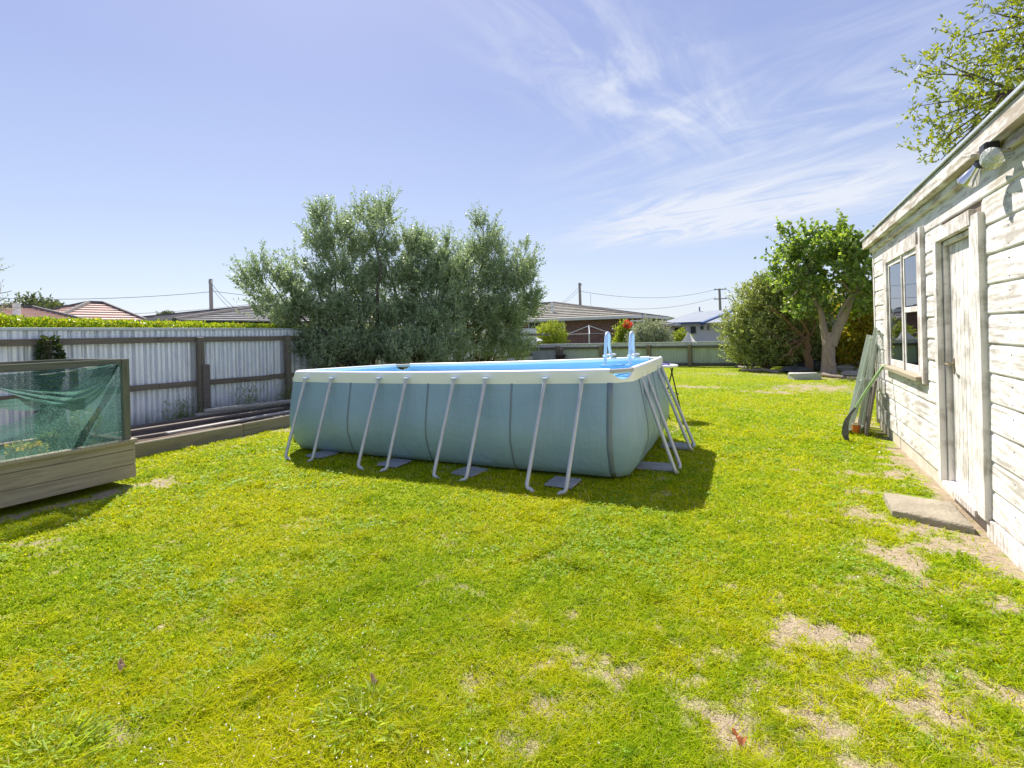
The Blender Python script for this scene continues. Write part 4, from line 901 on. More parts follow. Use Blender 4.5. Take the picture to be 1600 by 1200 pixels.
def side_house(name, label, X, ya, yb, yr0, yr1, ze, zr, roofmat, wallmat, n, depth=9):
    """house beyond the left fence: eave along Y at x=X facing us, ridge yr0..yr1"""
    T = thing(name, label, 'house', (X - depth / 2, (ya + yb) / 2, 0)); xm = X - depth / 2
    MB().box(X - depth + .5, X - .5, ya + .5, yb - .5, 0, ze - .05).build('wall', wallmat, T); m = MB()
    for q in (tiled((X, ya, ze), (X, yb, ze), (xm, yr1, zr), (xm, yr0, zr), n, 0, 0), tiled((X, yb, ze), (X - depth, yb, ze), (xm, yr1, zr), (xm, yr1, zr), n, 0, 0), tiled((X - depth, ya, ze), (X, ya, ze), (xm, yr0, zr), (xm, yr0, zr), n, 0, 0), tiled((X - depth, yb, ze), (X - depth, ya, ze), (xm, yr0, zr), (xm, yr1, zr), n, 0, 0)): m.add(q.v, q.f)
    rf = m.build('roof', roofmat, T); m = MB()
    for p, q in (((X, ya, ze + .04), (xm, yr0, zr + .06)), ((X, yb, ze + .04), (xm, yr1, zr + .06)), ((X - depth, yb, ze + .04), (xm, yr1, zr + .06)), ((X - depth, ya, ze + .04), (xm, yr0, zr + .06)), ((xm, yr0 - .01, zr + .06), (xm, yr1 + .01, zr + .06))): m.tube([p, q], .1, 6)
    m.build('ridge_tiles', 'ridge_dark', rf); return T
# terracotta hip house with its lower wing, and the grey tiled one
pk = at_x(150, 475, -30); e0, e1 = at_x(88, 493, -25.5), at_x(232, 505, -25.5)
side_house('terracotta_house', 'house with pinkish terracotta tiled hip roof rising above the left hedge', -25.5, e0.y - .5, e1.y + .4, pk.y - .3, pk.y + .3, 2.35, pk.z, 'roof_terracotta', 'wall_cream', 9)
pk2 = at_x(30, 483, -27.5); T = side_house('low_terracotta_house', 'lower terracotta tiled roof with a metal flue at the far left', -24.5, 0, at_x(95, 495, -24.5).y + .8, 2, pk2.y + .4, 2.5, pk2.z + .02, 'roof_terracotta', 'wall_cream', 9, 6)
c = at_x(26, 486, -25.2); MB().tube([(c.x, c.y, 2.5), (c.x, c.y, at_x(26, 474, -25.2).z)], .12, 10).build('flue', 'white_metal', T)
pk3 = at_x(425, 479, -27); e2 = at_x(285, 499, -21)
side_house('grey_tiled_house', 'house with long grey ribbed tile roof behind the hedge and olive trees', -21, at_x(285, 500, -21).y - .3, 26, at_x(405, 480, -26).y, 22, 2.42, at_x(410, 480, -26).z, 'roof_grey', 'wall_cream', 9, 10)

# ---------------------------------------------------------------- poles and lines
def pole(name, label, base, top, r, arms=()):
    T = thing(name, label, 'utility pole', (base[0], base[1], 0), 'utility poles behind the houses'); MB().tube([(base[0], base[1], 0), (top[0], top[1], top[2])], [r * 1.15, r * .85], 10).build('post', 'pole_timber', T)
    for z, w in arms: MB().bar((base[0] - w, base[1], z), (base[0] + w, base[1], z), .12, .12).build('cross_arm', 'pole_timber', T)
    for z in ([a[0] for a in arms] or [top[2] - .3]):
        for s in (-.8, .8): MB().tube([(base[0] + s * (arms[0][1] if arms else .16), base[1], z + .05), (base[0] + s * (arms[0][1] if arms else .16), base[1], z + .22)], .05, 6).build('insulator', 'white_metal', T)
p1t = at_x(329, 436, -29.4); pole('utility_pole', 'grey wooden utility pole rising behind the left hedge', (p1t.x, p1t.y), p1t, .11)
p2t = at_y(905.5, 442, 44); pole('utility_pole', 'plain wooden utility pole behind the brick house roof', (p2t.x + .05, 44), p2t, .13)
p3t = at_y(1124, 451, 70); pole('utility_pole', 'wooden utility pole with two cross arms behind the white house', (p3t.x + .1, 70), p3t, .17, ((p3t.z - .1, .75), (at_y(1124, 467, 70).z, .8)))
def wire(a, b, sag, r, label):
    a, b = Vector(a), Vector(b); pts = [a.lerp(b, t / 24) - Vector((0, 0, sag * 4 * (t / 24) * (1 - t / 24))) for t in range(25)]
    tag(MB().tube(pts, r, 5).build('power_line', 'wire', origin=a), label, 'wire', 'power lines across the sky')
def q(v, dz=0, dx=0): return (v[0] + dx, v[1], v[2] + dz)
wire(at_x(0, 466, -40), q(p1t, -.75), .2, .014, 'thin power line from the left edge to the pole behind the hedge')
wire(q(p1t, -.7), at_y(850, 458, 44), 1.0, .014, 'power line running behind the olive trees from the left pole')
wire(at_x(210, 490, -34), at_x(400, 474, -34), .1, .012, 'low power line passing behind the left pole')
wire(at_x(331, 443, -29.4), at_x(373, 485, -27), .15, .013, 'upper service cable sloping from the left pole to the grey roof')
wire(at_x(331, 449, -29.4), at_x(366, 486, -27), .15, .013, 'lower service cable sloping from the left pole to the grey roof')
wire(q(p2t, -.3), at_y(876, 474, 38), .1, .013, 'upper service cable sloping from the middle pole to the brick house')
wire(q(p2t, -.6), at_y(880, 474, 38), .1, .013, 'lower service cable sloping from the middle pole to the brick house')
wire(q(p2t, -.75), q(p3t, -.1, -.6), .8, .017, 'upper power line between the middle pole and the cross-armed pole')
wire(at_y(850, 472, 44), at_y(905, 478, 44), .1, .014, 'low power line leading to the middle pole from the left')
wire(at_y(908, 477, 44), (p3t.x - .6, 70, at_y(1124, 466, 70).z + .1), .8, .017, 'lower power line between the middle pole and the cross-armed pole')
wire((p3t.x + .7, 70, at_y(1124, 466, 70).z + .1), at_y(1230, 470, 66), .6, .017, 'lower power line going right from the cross-armed pole')
wire(q(p3t, -.1, .7), at_y(1230, 458, 66), .6, .017, 'upper power line going right from the cross-armed pole')

# ---------------------------------------------------------------- planting and things beyond the back fence
def bush(name, label, blobs, n, L, W, mat, loc, per=14, slen=.3, stem='bark_dark', cat='shrub', zmin=.05, up=.8, spec=None):
    T = thing(name, label, cat, loc); shoot_tree(blobs, n, per, slen, L, W, 'crown', mat, T, zmin=zmin, shell=.2, twigmat=stem, up=up)
    limbs('trunk', stem, T, spec or [((loc[0], loc[1], 0), b[:3], .05, .012) for b in blobs]); return T
c = at_y(860, 522, 26); bush('round_shrub', 'dome-shaped yellow-green shrub in front of the brick house', [(c.x, 26, c.z - .2, .95, .8, .85)], 900, .09, .03, 'lime_leaf', (c.x, 26, 0), slen=.22)
c = at_y(976, 525, 27); T = bush('flowering_shrub', 'upright yellow-green shrub with red flowers beside the brick wall', [(c.x, 27, c.z, .42, .4, .7), (c.x - .1, 27, c.z - .5, .5, .4, .5)], 420, .1, .05, 'lime_leaf', (c.x, 27, 0))
c = at_y(981, 507, 26.7); P, D = blob_points([(c.x, 26.7, c.z, .2, .2, .2)], 90, .3); leaves(P, D, .1, .09, 'flowers', 'red_flower', T)
c = at_y(1015, 522, 25.5); bush('silvery_shrub', 'pale grey-green shrub between the flowering shrub and the white house', [(c.x, 25.5, c.z, .8, .7, .65), (c.x - .5, 25.4, c.z - .35, .5, .5, .4), (c.x + .6, 25.6, c.z - .35, .5, .5, .4)], 900, .08, .035, 'pale_leaf', (c.x, 25.5, 0))
c = at_y(1065, 529, 30); bush('small_shrub', 'small yellow-green shrub in front of the white house', [(c.x, 30, c.z - .1, .45, .4, .4)], 200, .1, .04, 'lime_leaf', (c.x, 30, 0))
def clothesline():
    top = at_y(920, 508, 28.5); z1 = at_y(920, 521.5, 28.5).z; T = thing('rotary_clothesline', 'white rotary clothesline in front of the brick house', 'clothesline', (top.x, 28.5, 0))
    MB().tube([(top.x, 28.5, 0), (top.x, 28.5, top.z)], .04, 8).build('pole', 'white_metal', T); m = MB()
    ends = []
    for k in range(4):
        a = R(20 + 90 * k); e = Vector((top.x + 1.25 * math.cos(a), 28.5 + 1.25 * math.sin(a), z1)); ends.append(e); MB().tube([(top.x, 28.5, top.z - .03), e], .022, 6).build('arm', 'white_metal', T); MB().tube([(top.x, 28.5, z1), e], .018, 6).build('arm', 'white_metal', T)
    m = MB()
    for s in (1, .75, .5):
        for k in range(4): a = ends[k].lerp(Vector((top.x, 28.5, z1)), 1 - s); b = ends[(k + 1) % 4].lerp(Vector((top.x, 28.5, z1)), 1 - s); m.tube([a, b], .008, 4)
    m.build('line', 'wire', T)
clothesline()
def sail(px, py, pxl, pxr, pyb, Y, label):
    t = at_y(px, py, Y); l = at_y(pxl, pyb, Y); r = at_y(pxr, pyb, Y); T = thing('shade_sail', label, 'canopy', (t.x, Y, 0)); m = MB()
    m.grid(lambda u, v: tuple(Vector((t.x, Y + .6, t.z)).lerp(Vector(l).lerp(Vector(r), v) + Vector((0, (v - .5) ** 2 * -2, -.15 * math.sin(v * math.pi))), u ** .9) - Vector((0, 0, .18 * math.sin(math.pi * u)))), 10, 10); m.build('cloth', 'sail_cloth', T, smooth=True, thick=.01)
    MB().tube([(t.x, Y + .6, 0), (t.x, Y + .6, t.z)], .04, 6).build('pole', 'pole_timber', T)
sail(1073, 518, 1058, 1098, 536, 26, 'peaked cream canvas canopy behind the back fence')
sail(1140, 524, 1112, 1165, 534, 26, 'lower cream canvas canopy half hidden by the big shrub')
c = at_y(823, 528, 24.5); T = thing('patio_umbrella', 'white folded garden umbrella seen at the edge of the olive tree', 'umbrella', (c.x, 24.5, 0)); MB().lathe([(.03, c.z + .3), (.9, c.z - .15), (.88, c.z - .2)], (c.x, 24.5, 0), 8).build('canopy', 'white_plastic', T); MB().tube([(c.x, 24.5, 0), (c.x, 24.5, c.z + .35)], .025, 6).build('pole', 'white_metal', T)
T = thing('wooden_trellis', 'brown wooden trellis panel between the posts in front of the white house', 'trellis', at_y(1047, 530, 31) * 1); T.location.z = 0
a, b = at_y(1034, 521, 31), at_y(1054, 536, 31)
for k in range(4): MB().bar((a.x, 31, a.z - k * .22), (b.x, 31, a.z - k * .22), .04, .06).build('slat', 'bark_brown', T)
for x in (a.x, b.x): MB().box(x - .09, x + .09, 31.03, 31.2, 0, a.z + .05).build('post', 'bark_brown', T)

# trees and shrubs at the back right of the yard
def bigshrub():
    Y = 21.0; B = [blob(1185, 480, Y, .9, .8, .9), blob(1215, 470, Y, .8, .8, .8), blob(1160, 520, Y, .8, .8, .8), blob(1200, 525, Y - .2, 1.0, .9, .9), blob(1245, 510, Y + .4, .9, .9, .8), blob(1165, 555, Y, .6, .45, .6), blob(1215, 555, Y - .1, .9, .45, .7), blob(1195, 452, Y, .4, .4, .4), blob(1275, 480, Y + 1, .8, .8, .7)]
    bush('large_shrub', 'large rounded grey-green shrub at the end of the back fence', B, 2600, .11, .045, 'shrub_leaf', (-.2, 21.0, 0), 16, .35, 'bark_brown')
    # bare-limbed shrub
    T = thing('bare_limbed_shrub', 'tangled brown-limbed shrub between the big shrub and the forked tree', 'shrub', (1.0, 20.2, 0)); sp = []
    base = Vector((1.05, 20.2, 0)); fork = Vector((1.0, 20.2, 1.2)); sp.append((base, fork, .15, .11))
    for px, py in ((1205, 478), (1215, 500), (1228, 520), (1225, 540), (1240, 480), (1262, 470), (1220, 560), (1282, 480), (1245, 545), (1200, 530), (1232, 560)):
        e = at_y(px, py, 19.9 + random.uniform(-.5, .5)); k = fork + Vector((random.uniform(-.2, .1), 0, random.uniform(-.4, .3))); sp.append((k, e, .055, .014)); mid = k.lerp(e, .55)
        for _ in range(3): sp.append((mid, e + Vector((random.uniform(-.5, .5), random.uniform(-.4, .4), random.uniform(-.3, .5))), .022, .006))
    limbs('trunk', 'bark_brown', T, sp, 6)
    Bb = [blob(1240, 500, 20.4, .7, .6, .5), blob(1262, 535, 20.8, .6, .5, .5), blob(1225, 550, 20.3, .6, .3, .4), blob(1270, 560, 20.9, .6, .3, .4)]
    shoot_tree(Bb, 420, 12, .3, .09, .04, 'crown', 'shrub_leaf', T, twigmat='bark_brown', zmin=.1)
bigshrub()
def fig():
    T = thing('forked_tree', 'stout forked tree with broad green leaves beside the shed', 'tree', (1.55, 19.2, 0)); B = Vector((1.56, 19.2, 0)); Fk = at_y(1296, 525, 19.2)
    l1 = at_y(1283, 490, 19.2); l2 = at_y(1270, 440, 19.2); r1 = at_y(1318, 495, 19.2); r2 = at_y(1335, 455, 19.2); r3 = at_y(1345, 420, 19.2)
    m = MB(); m.tube([B - Vector((0, 0, .05)), B + Vector((0, 0, .12)), B + Vector((0, 0, .5)), Fk - Vector((.02, 0, .1)), Fk + Vector((.0, 0, .12))], [.30, .23, .19, .18, .11], 14)
    m.tube([Fk - Vector((.08, 0, .25)), Fk + Vector((-.15, 0, .25)), l1, l1.lerp(l2, .5) + Vector((-.08, 0, 0)), l2, at_y(1262, 410, 19)], [.13, .105, .095, .085, .075, .035], 12)
    m.tube([Fk - Vector((-.05, .02, .3)), Fk + Vector((.2, 0, .15)), r1, r1.lerp(r2, .5), r2, r3], [.16, .145, .135, .125, .11, .05], 12)
    m.tube([B + Vector((.1, -.15, .3)), B + Vector((-.05, -.2, .75))], [.12, .05], 8)
    tips = [(1225, 395), (1245, 385), (1210, 430), (1235, 440), (1262, 375), (1300, 355), (1318, 352), (1335, 385), (1352, 400), (1290, 400), (1310, 430), (1355, 440), (1255, 470), (1280, 460), (1345, 480), (1320, 470), (1300, 490)]
    for px, py in tips:
        s = l2 if px < 1290 else r2; e = at_y(px, py + 24, 19.2 + random.uniform(-.9, .9)); m.tube(limb_pts(s, e, 6, .1), [.06, .05, .04, .03, .02, .01], 6)
    m.build('trunk', 'bark', T)
    W = 19.2; Bl = [blob(1225, 402, W, .35, .4, .5), blob(1248, 392, W, .35, .35, .5), blob(1215, 435, W, .35, .25, .4), blob(1240, 430, W, .55, .45, .8), blob(1272, 390, W, .5, .5, .8), blob(1300, 388, W, .4, .45, .6), blob(1320, 390, W, .35, .45, .6), blob(1340, 398, W, .55, .45, .8), blob(1300, 415, W, .6, .45, 1.), blob(1350, 440, W, .5, .6, .9), blob(1258, 450, W, .5, .45, .9), blob(1222, 378, W, .12, .3, .15, 1.2), blob(1238, 372, W, .12, .3, .15, 1.2), blob(1310, 470, W + .5, .7, .5, .6), blob(1355, 475, W, .5, .4, .6), blob(1262, 482, W, .45, .3, .5), blob(1318, 368, W, .12, .3, .15, 1.4), blob(1299, 368, W, .12, .3, .15, 1.4)]
    shoot_tree(Bl, 760, 11, .42, .15, .11, 'crown', 'fig_leaf', T, clump=6, shell=.5, twigmat='bark', spread=1.1, tw=.010)
    bush('yellowing_shrub', 'yellow and orange tinged shrub behind the forked tree next to the shed', [blob(1340, 490, 20.6, .6, .6, .6), blob(1362, 480, 20.6, .5, .6, .5), blob(1350, 530, 20.8, .8, .6, .6), blob(1330, 555, 20.9, .7, .4, .5), blob(1372, 540, 20.5, .6, .7, .6)], 1000, .12, .06, 'yellow_leaf', (2.9, 20.8, 0), 14, .35)
    bush('dark_background_shrub', 'dark green shrub filling the gap behind the forked trunk', [blob(1275, 545, 22, .9, .7, .5), blob(1310, 545, 22, .9, .8, .5), blob(1240, 560, 22, .9, .5, .5)], 900, .11, .05, 'dark_leaf', (1.8, 22, 0), 14, .35)
fig()
def shed_tree():
    T = thing('overhanging_tree', 'leafy green tree overhanging the shed roof from behind', 'tree', (4.3, 11.5, 0)); Y = 10.5
    cl = [(1435, 110, .22), (1470, 95, .25), (1500, 60, .22), (1545, 20, .2), (1575, 10, .2), (1520, 100, .3), (1560, 80, .35), (1590, 50, .3), (1440, 165, .2), (1480, 150, .3), (1530, 150, .35), (1580, 130, .35), (1450, 190, .22), (1490, 190, .3), (1540, 180, .3), (1455, 235, .2), (1485, 225, .25), (1470, 250, .18), (1520, 205, .25), (1600, 160, .4), (1640, 60, .6), (1640, 130, .6), (1700, 100, .8), (1630, 0, .5), (1700, -20, .8), (1660, 170, .5)]
    B = [blob(px, py, Y + random.uniform(-.4, .6), r * .95, r * .7, r * 1.1) for px, py, r in cl]
    shoot_tree(B, 760, 14, .27, .085, .032, 'crown', 'ash_leaf', T, up=.25, out=.7, shell=.1, spread=.8, twigmat='bark_dark', tw=.005)
    top = Vector((4.0, 11.2, 3.6)); sp = [((4.3, 11.5, 0), top, .2, .13)]
    k1 = at_y(1620, 110, Y + .2); k2 = at_y(1580, 140, Y); k3 = at_y(1640, 30, Y + .3); sp += [(top, k1, .11, .06), (top, k2, .08, .05), (top, k3, .09, .05)]
    for b in B:
        s = min((k1, k2, k3), key=lambda k: (Vector(b[:3]) - k).length); sp.append((s, Vector(b[:3]), .022, .006))
    limbs('trunk', 'bark_dark', T, sp, 6)
shed_tree()
# far-left trees over the roofs
def far(px, py, X, r, label, mat='far_leaf', n=220, L=.14):
    c = at_x(px, py, X); T = thing('distant_tree', label, 'tree', (c.x, c.y, 0)); shoot_tree([(c.x, c.y, c.z, r, r * 1.1, r * .8), (c.x, c.y + r * .7, c.z - r * .5, r * .8, r, r * .7)], n, 10, .3 * r, L, L * .45, 'crown', mat, T, shell=.3, twigmat='bark_brown'); limbs('trunk', 'bark_dark', T, [((c.x, c.y, 0), (c.x, c.y, c.z), .15, .06)])
far(52, 487, -60, 1.6, 'rounded green tree on the skyline left of the terracotta roof', L=.3, n=300)
far(82, 486, -62, 1.0, 'small dark conifer on the skyline beside the terracotta roof', L=.28)
far(66, 488, -64, 1.3, 'low dark tree between the two skyline trees at far left', L=.28)
far(260, 497, -70, .9, 'tiny dark tree on the skyline between the two tiled roofs', L=.3)
c = at_x(2, 460, -17); T = thing('sparse_tree', 'sparse thin-branched tree cut by the left edge of the picture', 'tree', (c.x, c.y - .6, 0))
shoot_tree([(c.x, c.y - .3, c.z - .25, .5, .5, .35), (c.x, c.y - .5, c.z + .55, .4, .45, .5), (c.x, c.y - 1.4, c.z + .2, .8, .8, .9)], 330, 9, .38, .06, .026, 'crown', 'pale_leaf', T, twigmat='bark_brown', up=.4, tw=.008)
limbs('trunk', 'bark_brown', T, [((c.x, c.y - .9, 0), (c.x, c.y - .6, c.z - .2), .06, .03), ((c.x, c.y - .6, c.z - .2), (c.x, c.y - .05, c.z + .8), .02, .006), ((c.x, c.y - .6, c.z - .2), (c.x, c.y + .2, c.z + .1), .02, .006), ((c.x, c.y - .6, c.z - .2), (c.x, c.y - .9, c.z + .9), .025, .008)])
# far horizon tree belt
m = MB(); g0 = rng
T = None
def belt():
    n = 26000; a = R(-100) + R(150) * rng.random(n); r = 170 + 60 * rng.random(n); h = 3.0 + 2.2 * fbm(a * 18 + 40, a * 0 + 2, 4) ; z = rng.random(n) ** .6 * h * 1.25
    P = np.stack([np.sin(a) * r, np.cos(a) * r, z], 1); leaves(P, rng.normal(size=(n, 3)), 1.8, 1.1, 'distant_treeline', 'far_leaf', kind='stuff')
belt()

# ---------------------------------------------------------------- things under the trees
def rock(name, cx, cy, sx, sy, sz, mat, label, cat, seed, group=None, z0=-.02):
    rr = random.Random(seed); m = MB(); nu, nv = 14, 9; ph = [rr.uniform(0, 6) for _ in range(6)]
    V = []; Fc = []
    for j in range(nv + 1):
        for i in range(nu):
            a = 2 * math.pi * i / nu; b = math.pi * j / nv; k = 1 + .18 * math.sin(2 * a + ph[0]) + .12 * math.sin(3 * a + ph[1] + b * 2) + .1 * math.sin(5 * b + ph[2]) + rr.uniform(-.05, .05)
            s = math.sin(b) ** .7; V.append((cx + sx * .5 * k * s * math.cos(a), cy + sy * .5 * k * s * math.sin(a), z0 + sz * .5 * (1 - math.cos(b)) * (1 + .1 * math.sin(3 * a + ph[3]))))
    for j in range(nv):
        for i in range(nu): Fc.append((j * nu + i, j * nu + (i + 1) % nu, (j + 1) * nu + (i + 1) % nu, (j + 1) * nu + i))
    m.add(V, Fc); return tag(m.build(name, mat, origin=(cx, cy, 0), smooth=True), label, cat, group)
c = at_z(1257, 592); slab('concrete_block', c.x, c.y, .80, .34, -.02, .17, 'concrete_pale', 'pale concrete block lying on the grass left of the forked tree', 'block', R(24), None, .03)
c = at_z(1262, 580); rock('dark_sheeting', c.x, c.y + .5, 1.5, .9, .38, 'dark_sheet', 'crumpled dark plastic sheeting heaped under the shrubs', 'sheeting', 5)
c = at_z(1235, 583); rock('dark_sheeting', c.x + .2, c.y + .3, .8, .6, .22, 'dark_sheet', 'small heap of dark sheeting left of the larger one', 'sheeting', 8)
for px, py, s, sd_, lb in ((1318, 580, .55, 1, 'brown rock just right of the forked trunk'), (1335, 577, .6, 2, 'larger rock second to the right of the forked trunk'), (1328, 587, .4, 4, 'flat rock in front of the two larger rocks by the trunk'), (1345, 583, .4, 6, 'small rock nearest the shed among the rocks')):
    c = at_z(px, py); rock('rock', c.x, c.y, s, s * .7, s * .42, 'stone', lb, 'rock', sd_, 'rocks beside the forked tree')
c = at_z(1342, 566); 
def log(a, b, r, label, mat='log_wood'):
    a, b = at_z(*a), at_z(*b); pts = limb_pts(a + Vector((0, 0, r * .8)), b + Vector((0, 0, r * .8)), 7, .06); tag(MB().tube(pts, [r, r * 1.1, r, r * .9, r, r * .8, r * .6], 9).build('log', mat, origin=(a.x, a.y, 0)), label, 'log', 'logs and branches under the shrubs')
log((1150, 574), (1170, 577), .05, 'short thin log at the foot of the back fence by the big shrub')
log((1158, 580), (1232, 582), .045, 'long thin branch lying along the grass edge under the big shrub')
log((1175, 577), (1215, 584), .06, 'thicker pale log lying under the big shrub')
log((1282, 588), (1322, 592), .06, 'branch lying at the foot of the forked tree')

# ---------------------------------------------------------------- the shed
def shed():
    T = thing('weatherboard_shed', 'old shed of peeling white weatherboards along the right side', 'shed', (1.4, 5.5, 0))
    X = 1.40; Y0, Y1 = -1.5, 9.52; pitch = .2145; zb0 = .145
    DO = (4.98, 6.03); WO = (6.60, 8.62)   # door and window openings (board cut lines)
    n = 13; first = True; seg = random.Random(4)
    for k in range(n):
        z0 = zb0 + k * pitch; z1 = min(z0 + pitch + .004, 2.86); spans = []
        if z0 >= 2.86: break
        a = Y0; cuts = []
        if z0 < 2.34 : cuts.append(DO)
        if z1 > 1.02 and z0 < 2.42: cuts.append(WO)
        y = a
        for c0, c1 in cuts: spans.append((y, c0)); y = c1
        spans.append((y, Y1)); m = MB()
        for s0, s1 in spans:
            if s1 - s0 < .02: continue
            m = MB()
            pc = [s0]; 
            while s1 - pc[-1] > 3.4: pc.append(pc[-1] + seg.uniform(1.8, 3.0))
            pc.append(s1)
            for p0, p1 in zip(pc[:-1], pc[1:]):
                g0 = .0015 if p0 != s0 else 0; w = seg.uniform(-.0015, .0015); q0, q1 = p0 + g0, p1 - .0015
                # rusticated board: bevel at the top, full face, drip edge below
                prof = [(X + .024, z1), (X + .012, z1), (X + .008, z1 - .018), (X + w, z1 - .034), (X - .003 + w, z0 + .012), (X + .001 + w, z0 + .003), (X + .024, z0 + .003)]
                m = MB(); V = [(x, q0, z) for x, z in prof] + [(x, q1, z) for x, z in prof]; L_ = len(prof); m.add(V, [(j, (j + 1) % L_, L_ + (j + 1) % L_, L_ + j) for j in range(L_)] + [tuple(range(L_))[::-1], tuple(range(L_, 2 * L_))]); m.build('weatherboard', 'board_paint', T)
    nm = MB()
    for k in range(n):
        z = zb0 + k * pitch + .03
        for y in (2.1, 2.7, 3.3, 3.9, 4.5, 6.3, 7.1, 7.9, 8.75, 9.35):
            if (y > 6.5 and y < 8.7 and z > 1.0 and z < 2.5): continue
            for dz in (0, .12):
                if z + dz < 2.7: nm.lathe([(0, -.0055), (.004, -.005), (.0045, -.001)], (0, 0, 0), 6); L0 = 18; nm.v[-L0:] = [(X + v[2], y + v[0] + random.uniform(-.002, .002), z + dz + v[1]) for v in nm.v[-L0:]]
    nh = nm.build('nail_heads', 'tool_iron', T); nh['kind'] = 'stuff'
    # structural wall behind, split round the openings
    m = MB(); xb0, xb1 = X + .026, X + .10
    for a, b, z0, z1 in ((Y0, 5.02, .1, 2.86), (5.02, 5.99, 2.31, 2.86), (5.99, 6.8, .1, 2.86), (6.8, 8.5, .1, 1.03), (6.8, 8.5, 2.42, 2.86), (8.5, Y1, .1, 2.86)): m.box(xb0, xb1, a, b, z0, z1)
    m.build('wall_lining', 'interior', T)
    m = MB(); m.box(xb1 + .001, 4.6, Y1 - .06, Y1, .0, 2.86); m.box(4.54, 4.6, Y0, Y1 - .061, 0, 2.86); m.box(xb1 + .001, 4.539, Y0, Y0 + .06, 0, 2.86); m.box(xb1 + .001, 4.53, Y0 + .061, Y1 - .061, .0, .06); m.build('wall', 'interior', T)
    MB().box(X + .02, 4.58, Y1 + .002, Y1 + .02, .12, 2.86).build('end_wall', 'board_paint', T)
    MB().box(X - .012, X + .06, Y1 - .055, Y1 + .03, .08, 2.84, .004).build('corner_board', 'bare_trim', T)
    # plinth
    m = MB(); m.box(X + .02, X + .12, 5.0, Y1, -.05, .13, .005); m.build('plinth', 'plinth', T)
    m = MB(); m.box(X - .02, X + .06, Y0, 4.97, -.02, .135, .006); m.build('base_board', 'bare_trim', T)
    MB().box(X + .03, X + .09, 7.85, 8.15, .02, .10).build('vent', 'black_plastic', T)
    # eaves: soffit strip, fascia, metal roof
    MB().box(1.35, X + .01, Y0, Y1 + .02, 2.69, 2.755, .004).build('frieze_board', 'fascia_paint', T)
    MB().box(1.304, X + .02, Y0, Y1 + .10, 2.757, 2.777, .002).build('soffit', 'fascia_paint', T)
    MB().box(1.280, 1.303, Y0, Y1 + .14, 2.755, 2.884, .003, jit=.001).build('fascia', 'fascia_paint', T)
    ys = np.arange(Y0, Y1 + .18, .019); V = []; Fc = []
    for i, y in enumerate(ys):
        y = float(y); h = .009 * math.sin(y * 2 * math.pi / .076); V += [(1.268, y, 2.90 + h), (4.75, y, 3.10 + h)]
        if i: Fc.append((2 * i - 2, 2 * i, 2 * i + 1, 2 * i - 1))
    MB().add(V, Fc).build('roof', 'zinc', T, thick=.003)
    MB().bar((1.262, Y0, 2.900), (1.262, Y1 + .19, 2.900), .010, .026).build('roof_flashing', 'zinc_cap', T)
    # window
    W = MB(); xf = X - .035
    W.box(xf, X + .03, 8.40, 8.60, 1.02, 2.40, .004); W.box(xf - .004, X + .03, 6.58, 6.66, .96, 2.58, .004); W.box(xf + .004, X + .03, 6.662, 6.80, 1.02, 2.42, .004); W.box(xf + .004, X + .02, 6.80, 8.66, 2.40, 2.56, .004)
    wf = W.build('window', 'bare_trim', T)
    MB().box(X - .085, X + .03, 6.66, 8.66, .985, 1.035, .004, Matrix.Rotation(R(-6), 3, 'Y')).build('sill', 'bed_board', wf)
    xs = X - .01
    def sash(y0, y1, z0, z1, tr=None):
        s = MB(); w = .055; s.box(xs, xs + .04, y0, y0 + w, z0, z1, .003); s.box(xs, xs + .04, y1 - w, y1, z0, z1, .003); s.box(xs + .001, xs + .039, y0 + w, y1 - w, z1 - w, z1, .002); s.box(xs + .001, xs + .039, y0 + w, y1 - w, z0, z0 + w * 1.5, .002)
        if tr: s.box(xs - .008, xs + .038, y0 + w, y1 - w, tr - .03, tr + .03, .003)
        sf = s.build('sash', 'board_paint_v', wf)
        if tr: 
            pane(y0 + w, y1 - w, z0 + w * 1.5, tr - .03, sf); pane(y0 + w, y1 - w, tr + .03, z1 - w, sf)
        else: pane(y0 + w, y1 - w, z0 + w * 1.5, z1 - w, sf)
    def pane(y0, y1, z0, z1, sf): MB().box(xs + .018, xs + .021, y0, y1, z0, z1, 0, Matrix.Rotation(R(2.4), 3, 'Z')).build('pane', 'window_glass', sf)
    sash(7.57, 8.40, 1.04, 2.40); sash(6.80, 7.52, 1.04, 2.40, 1.745); MB().box(xf + .01, X + .03, 7.521, 7.569, 1.04, 2.40, .002).build('mullion', 'bare_trim', wf)
    m = MB(); m.grid(lambda u, v: (X + .22 + .025 * math.sin(u * 60), 6.8 + u * 1.6, .98 + v * .78), 90, 4); m.build('curtain', 'curtain', wf, smooth=True)
    MB().bar((X + .2, 6.75, 1.42), (X + .2, 8.55, 1.42), .02, .03).build('curtain_rod', 'white_metal', wf)
    # door
    D = thing_door = MB(); 
    D.box(X - .040, X + .03, 4.92, 5.12, .12, 2.40, .004); d = D.build('door_casing', 'board_paint_v', T)
    MB().box(X - .05, X - .001, 5.985, 6.08, .13, 2.33, .004).build('door_casing', 'board_paint_v', d)
    MB().box(X - .048, X - .002, 5.076, 6.14, 2.33, 2.45, .004).build('head_casing', 'bare_trim', d)
    MB().box(X, X + .14, 5.95, 5.984, .13, 2.30, .002).build('jamb', 'board_paint_v', d); MB().box(X + .031, X + .14, 5.03, 5.058, .13, 2.30, .002).build('jamb', 'board_paint_v', d); MB().box(X, X + .14, 5.061, 5.949, 2.29, 2.325, .002).build('jamb', 'board_paint_v', d)
    MB().box(X - .055, X + .13, 5.08, 5.94, .09, .15, .006).build('door_sill', 'bare_trim', d)
    dl = MB(); y = 5.065
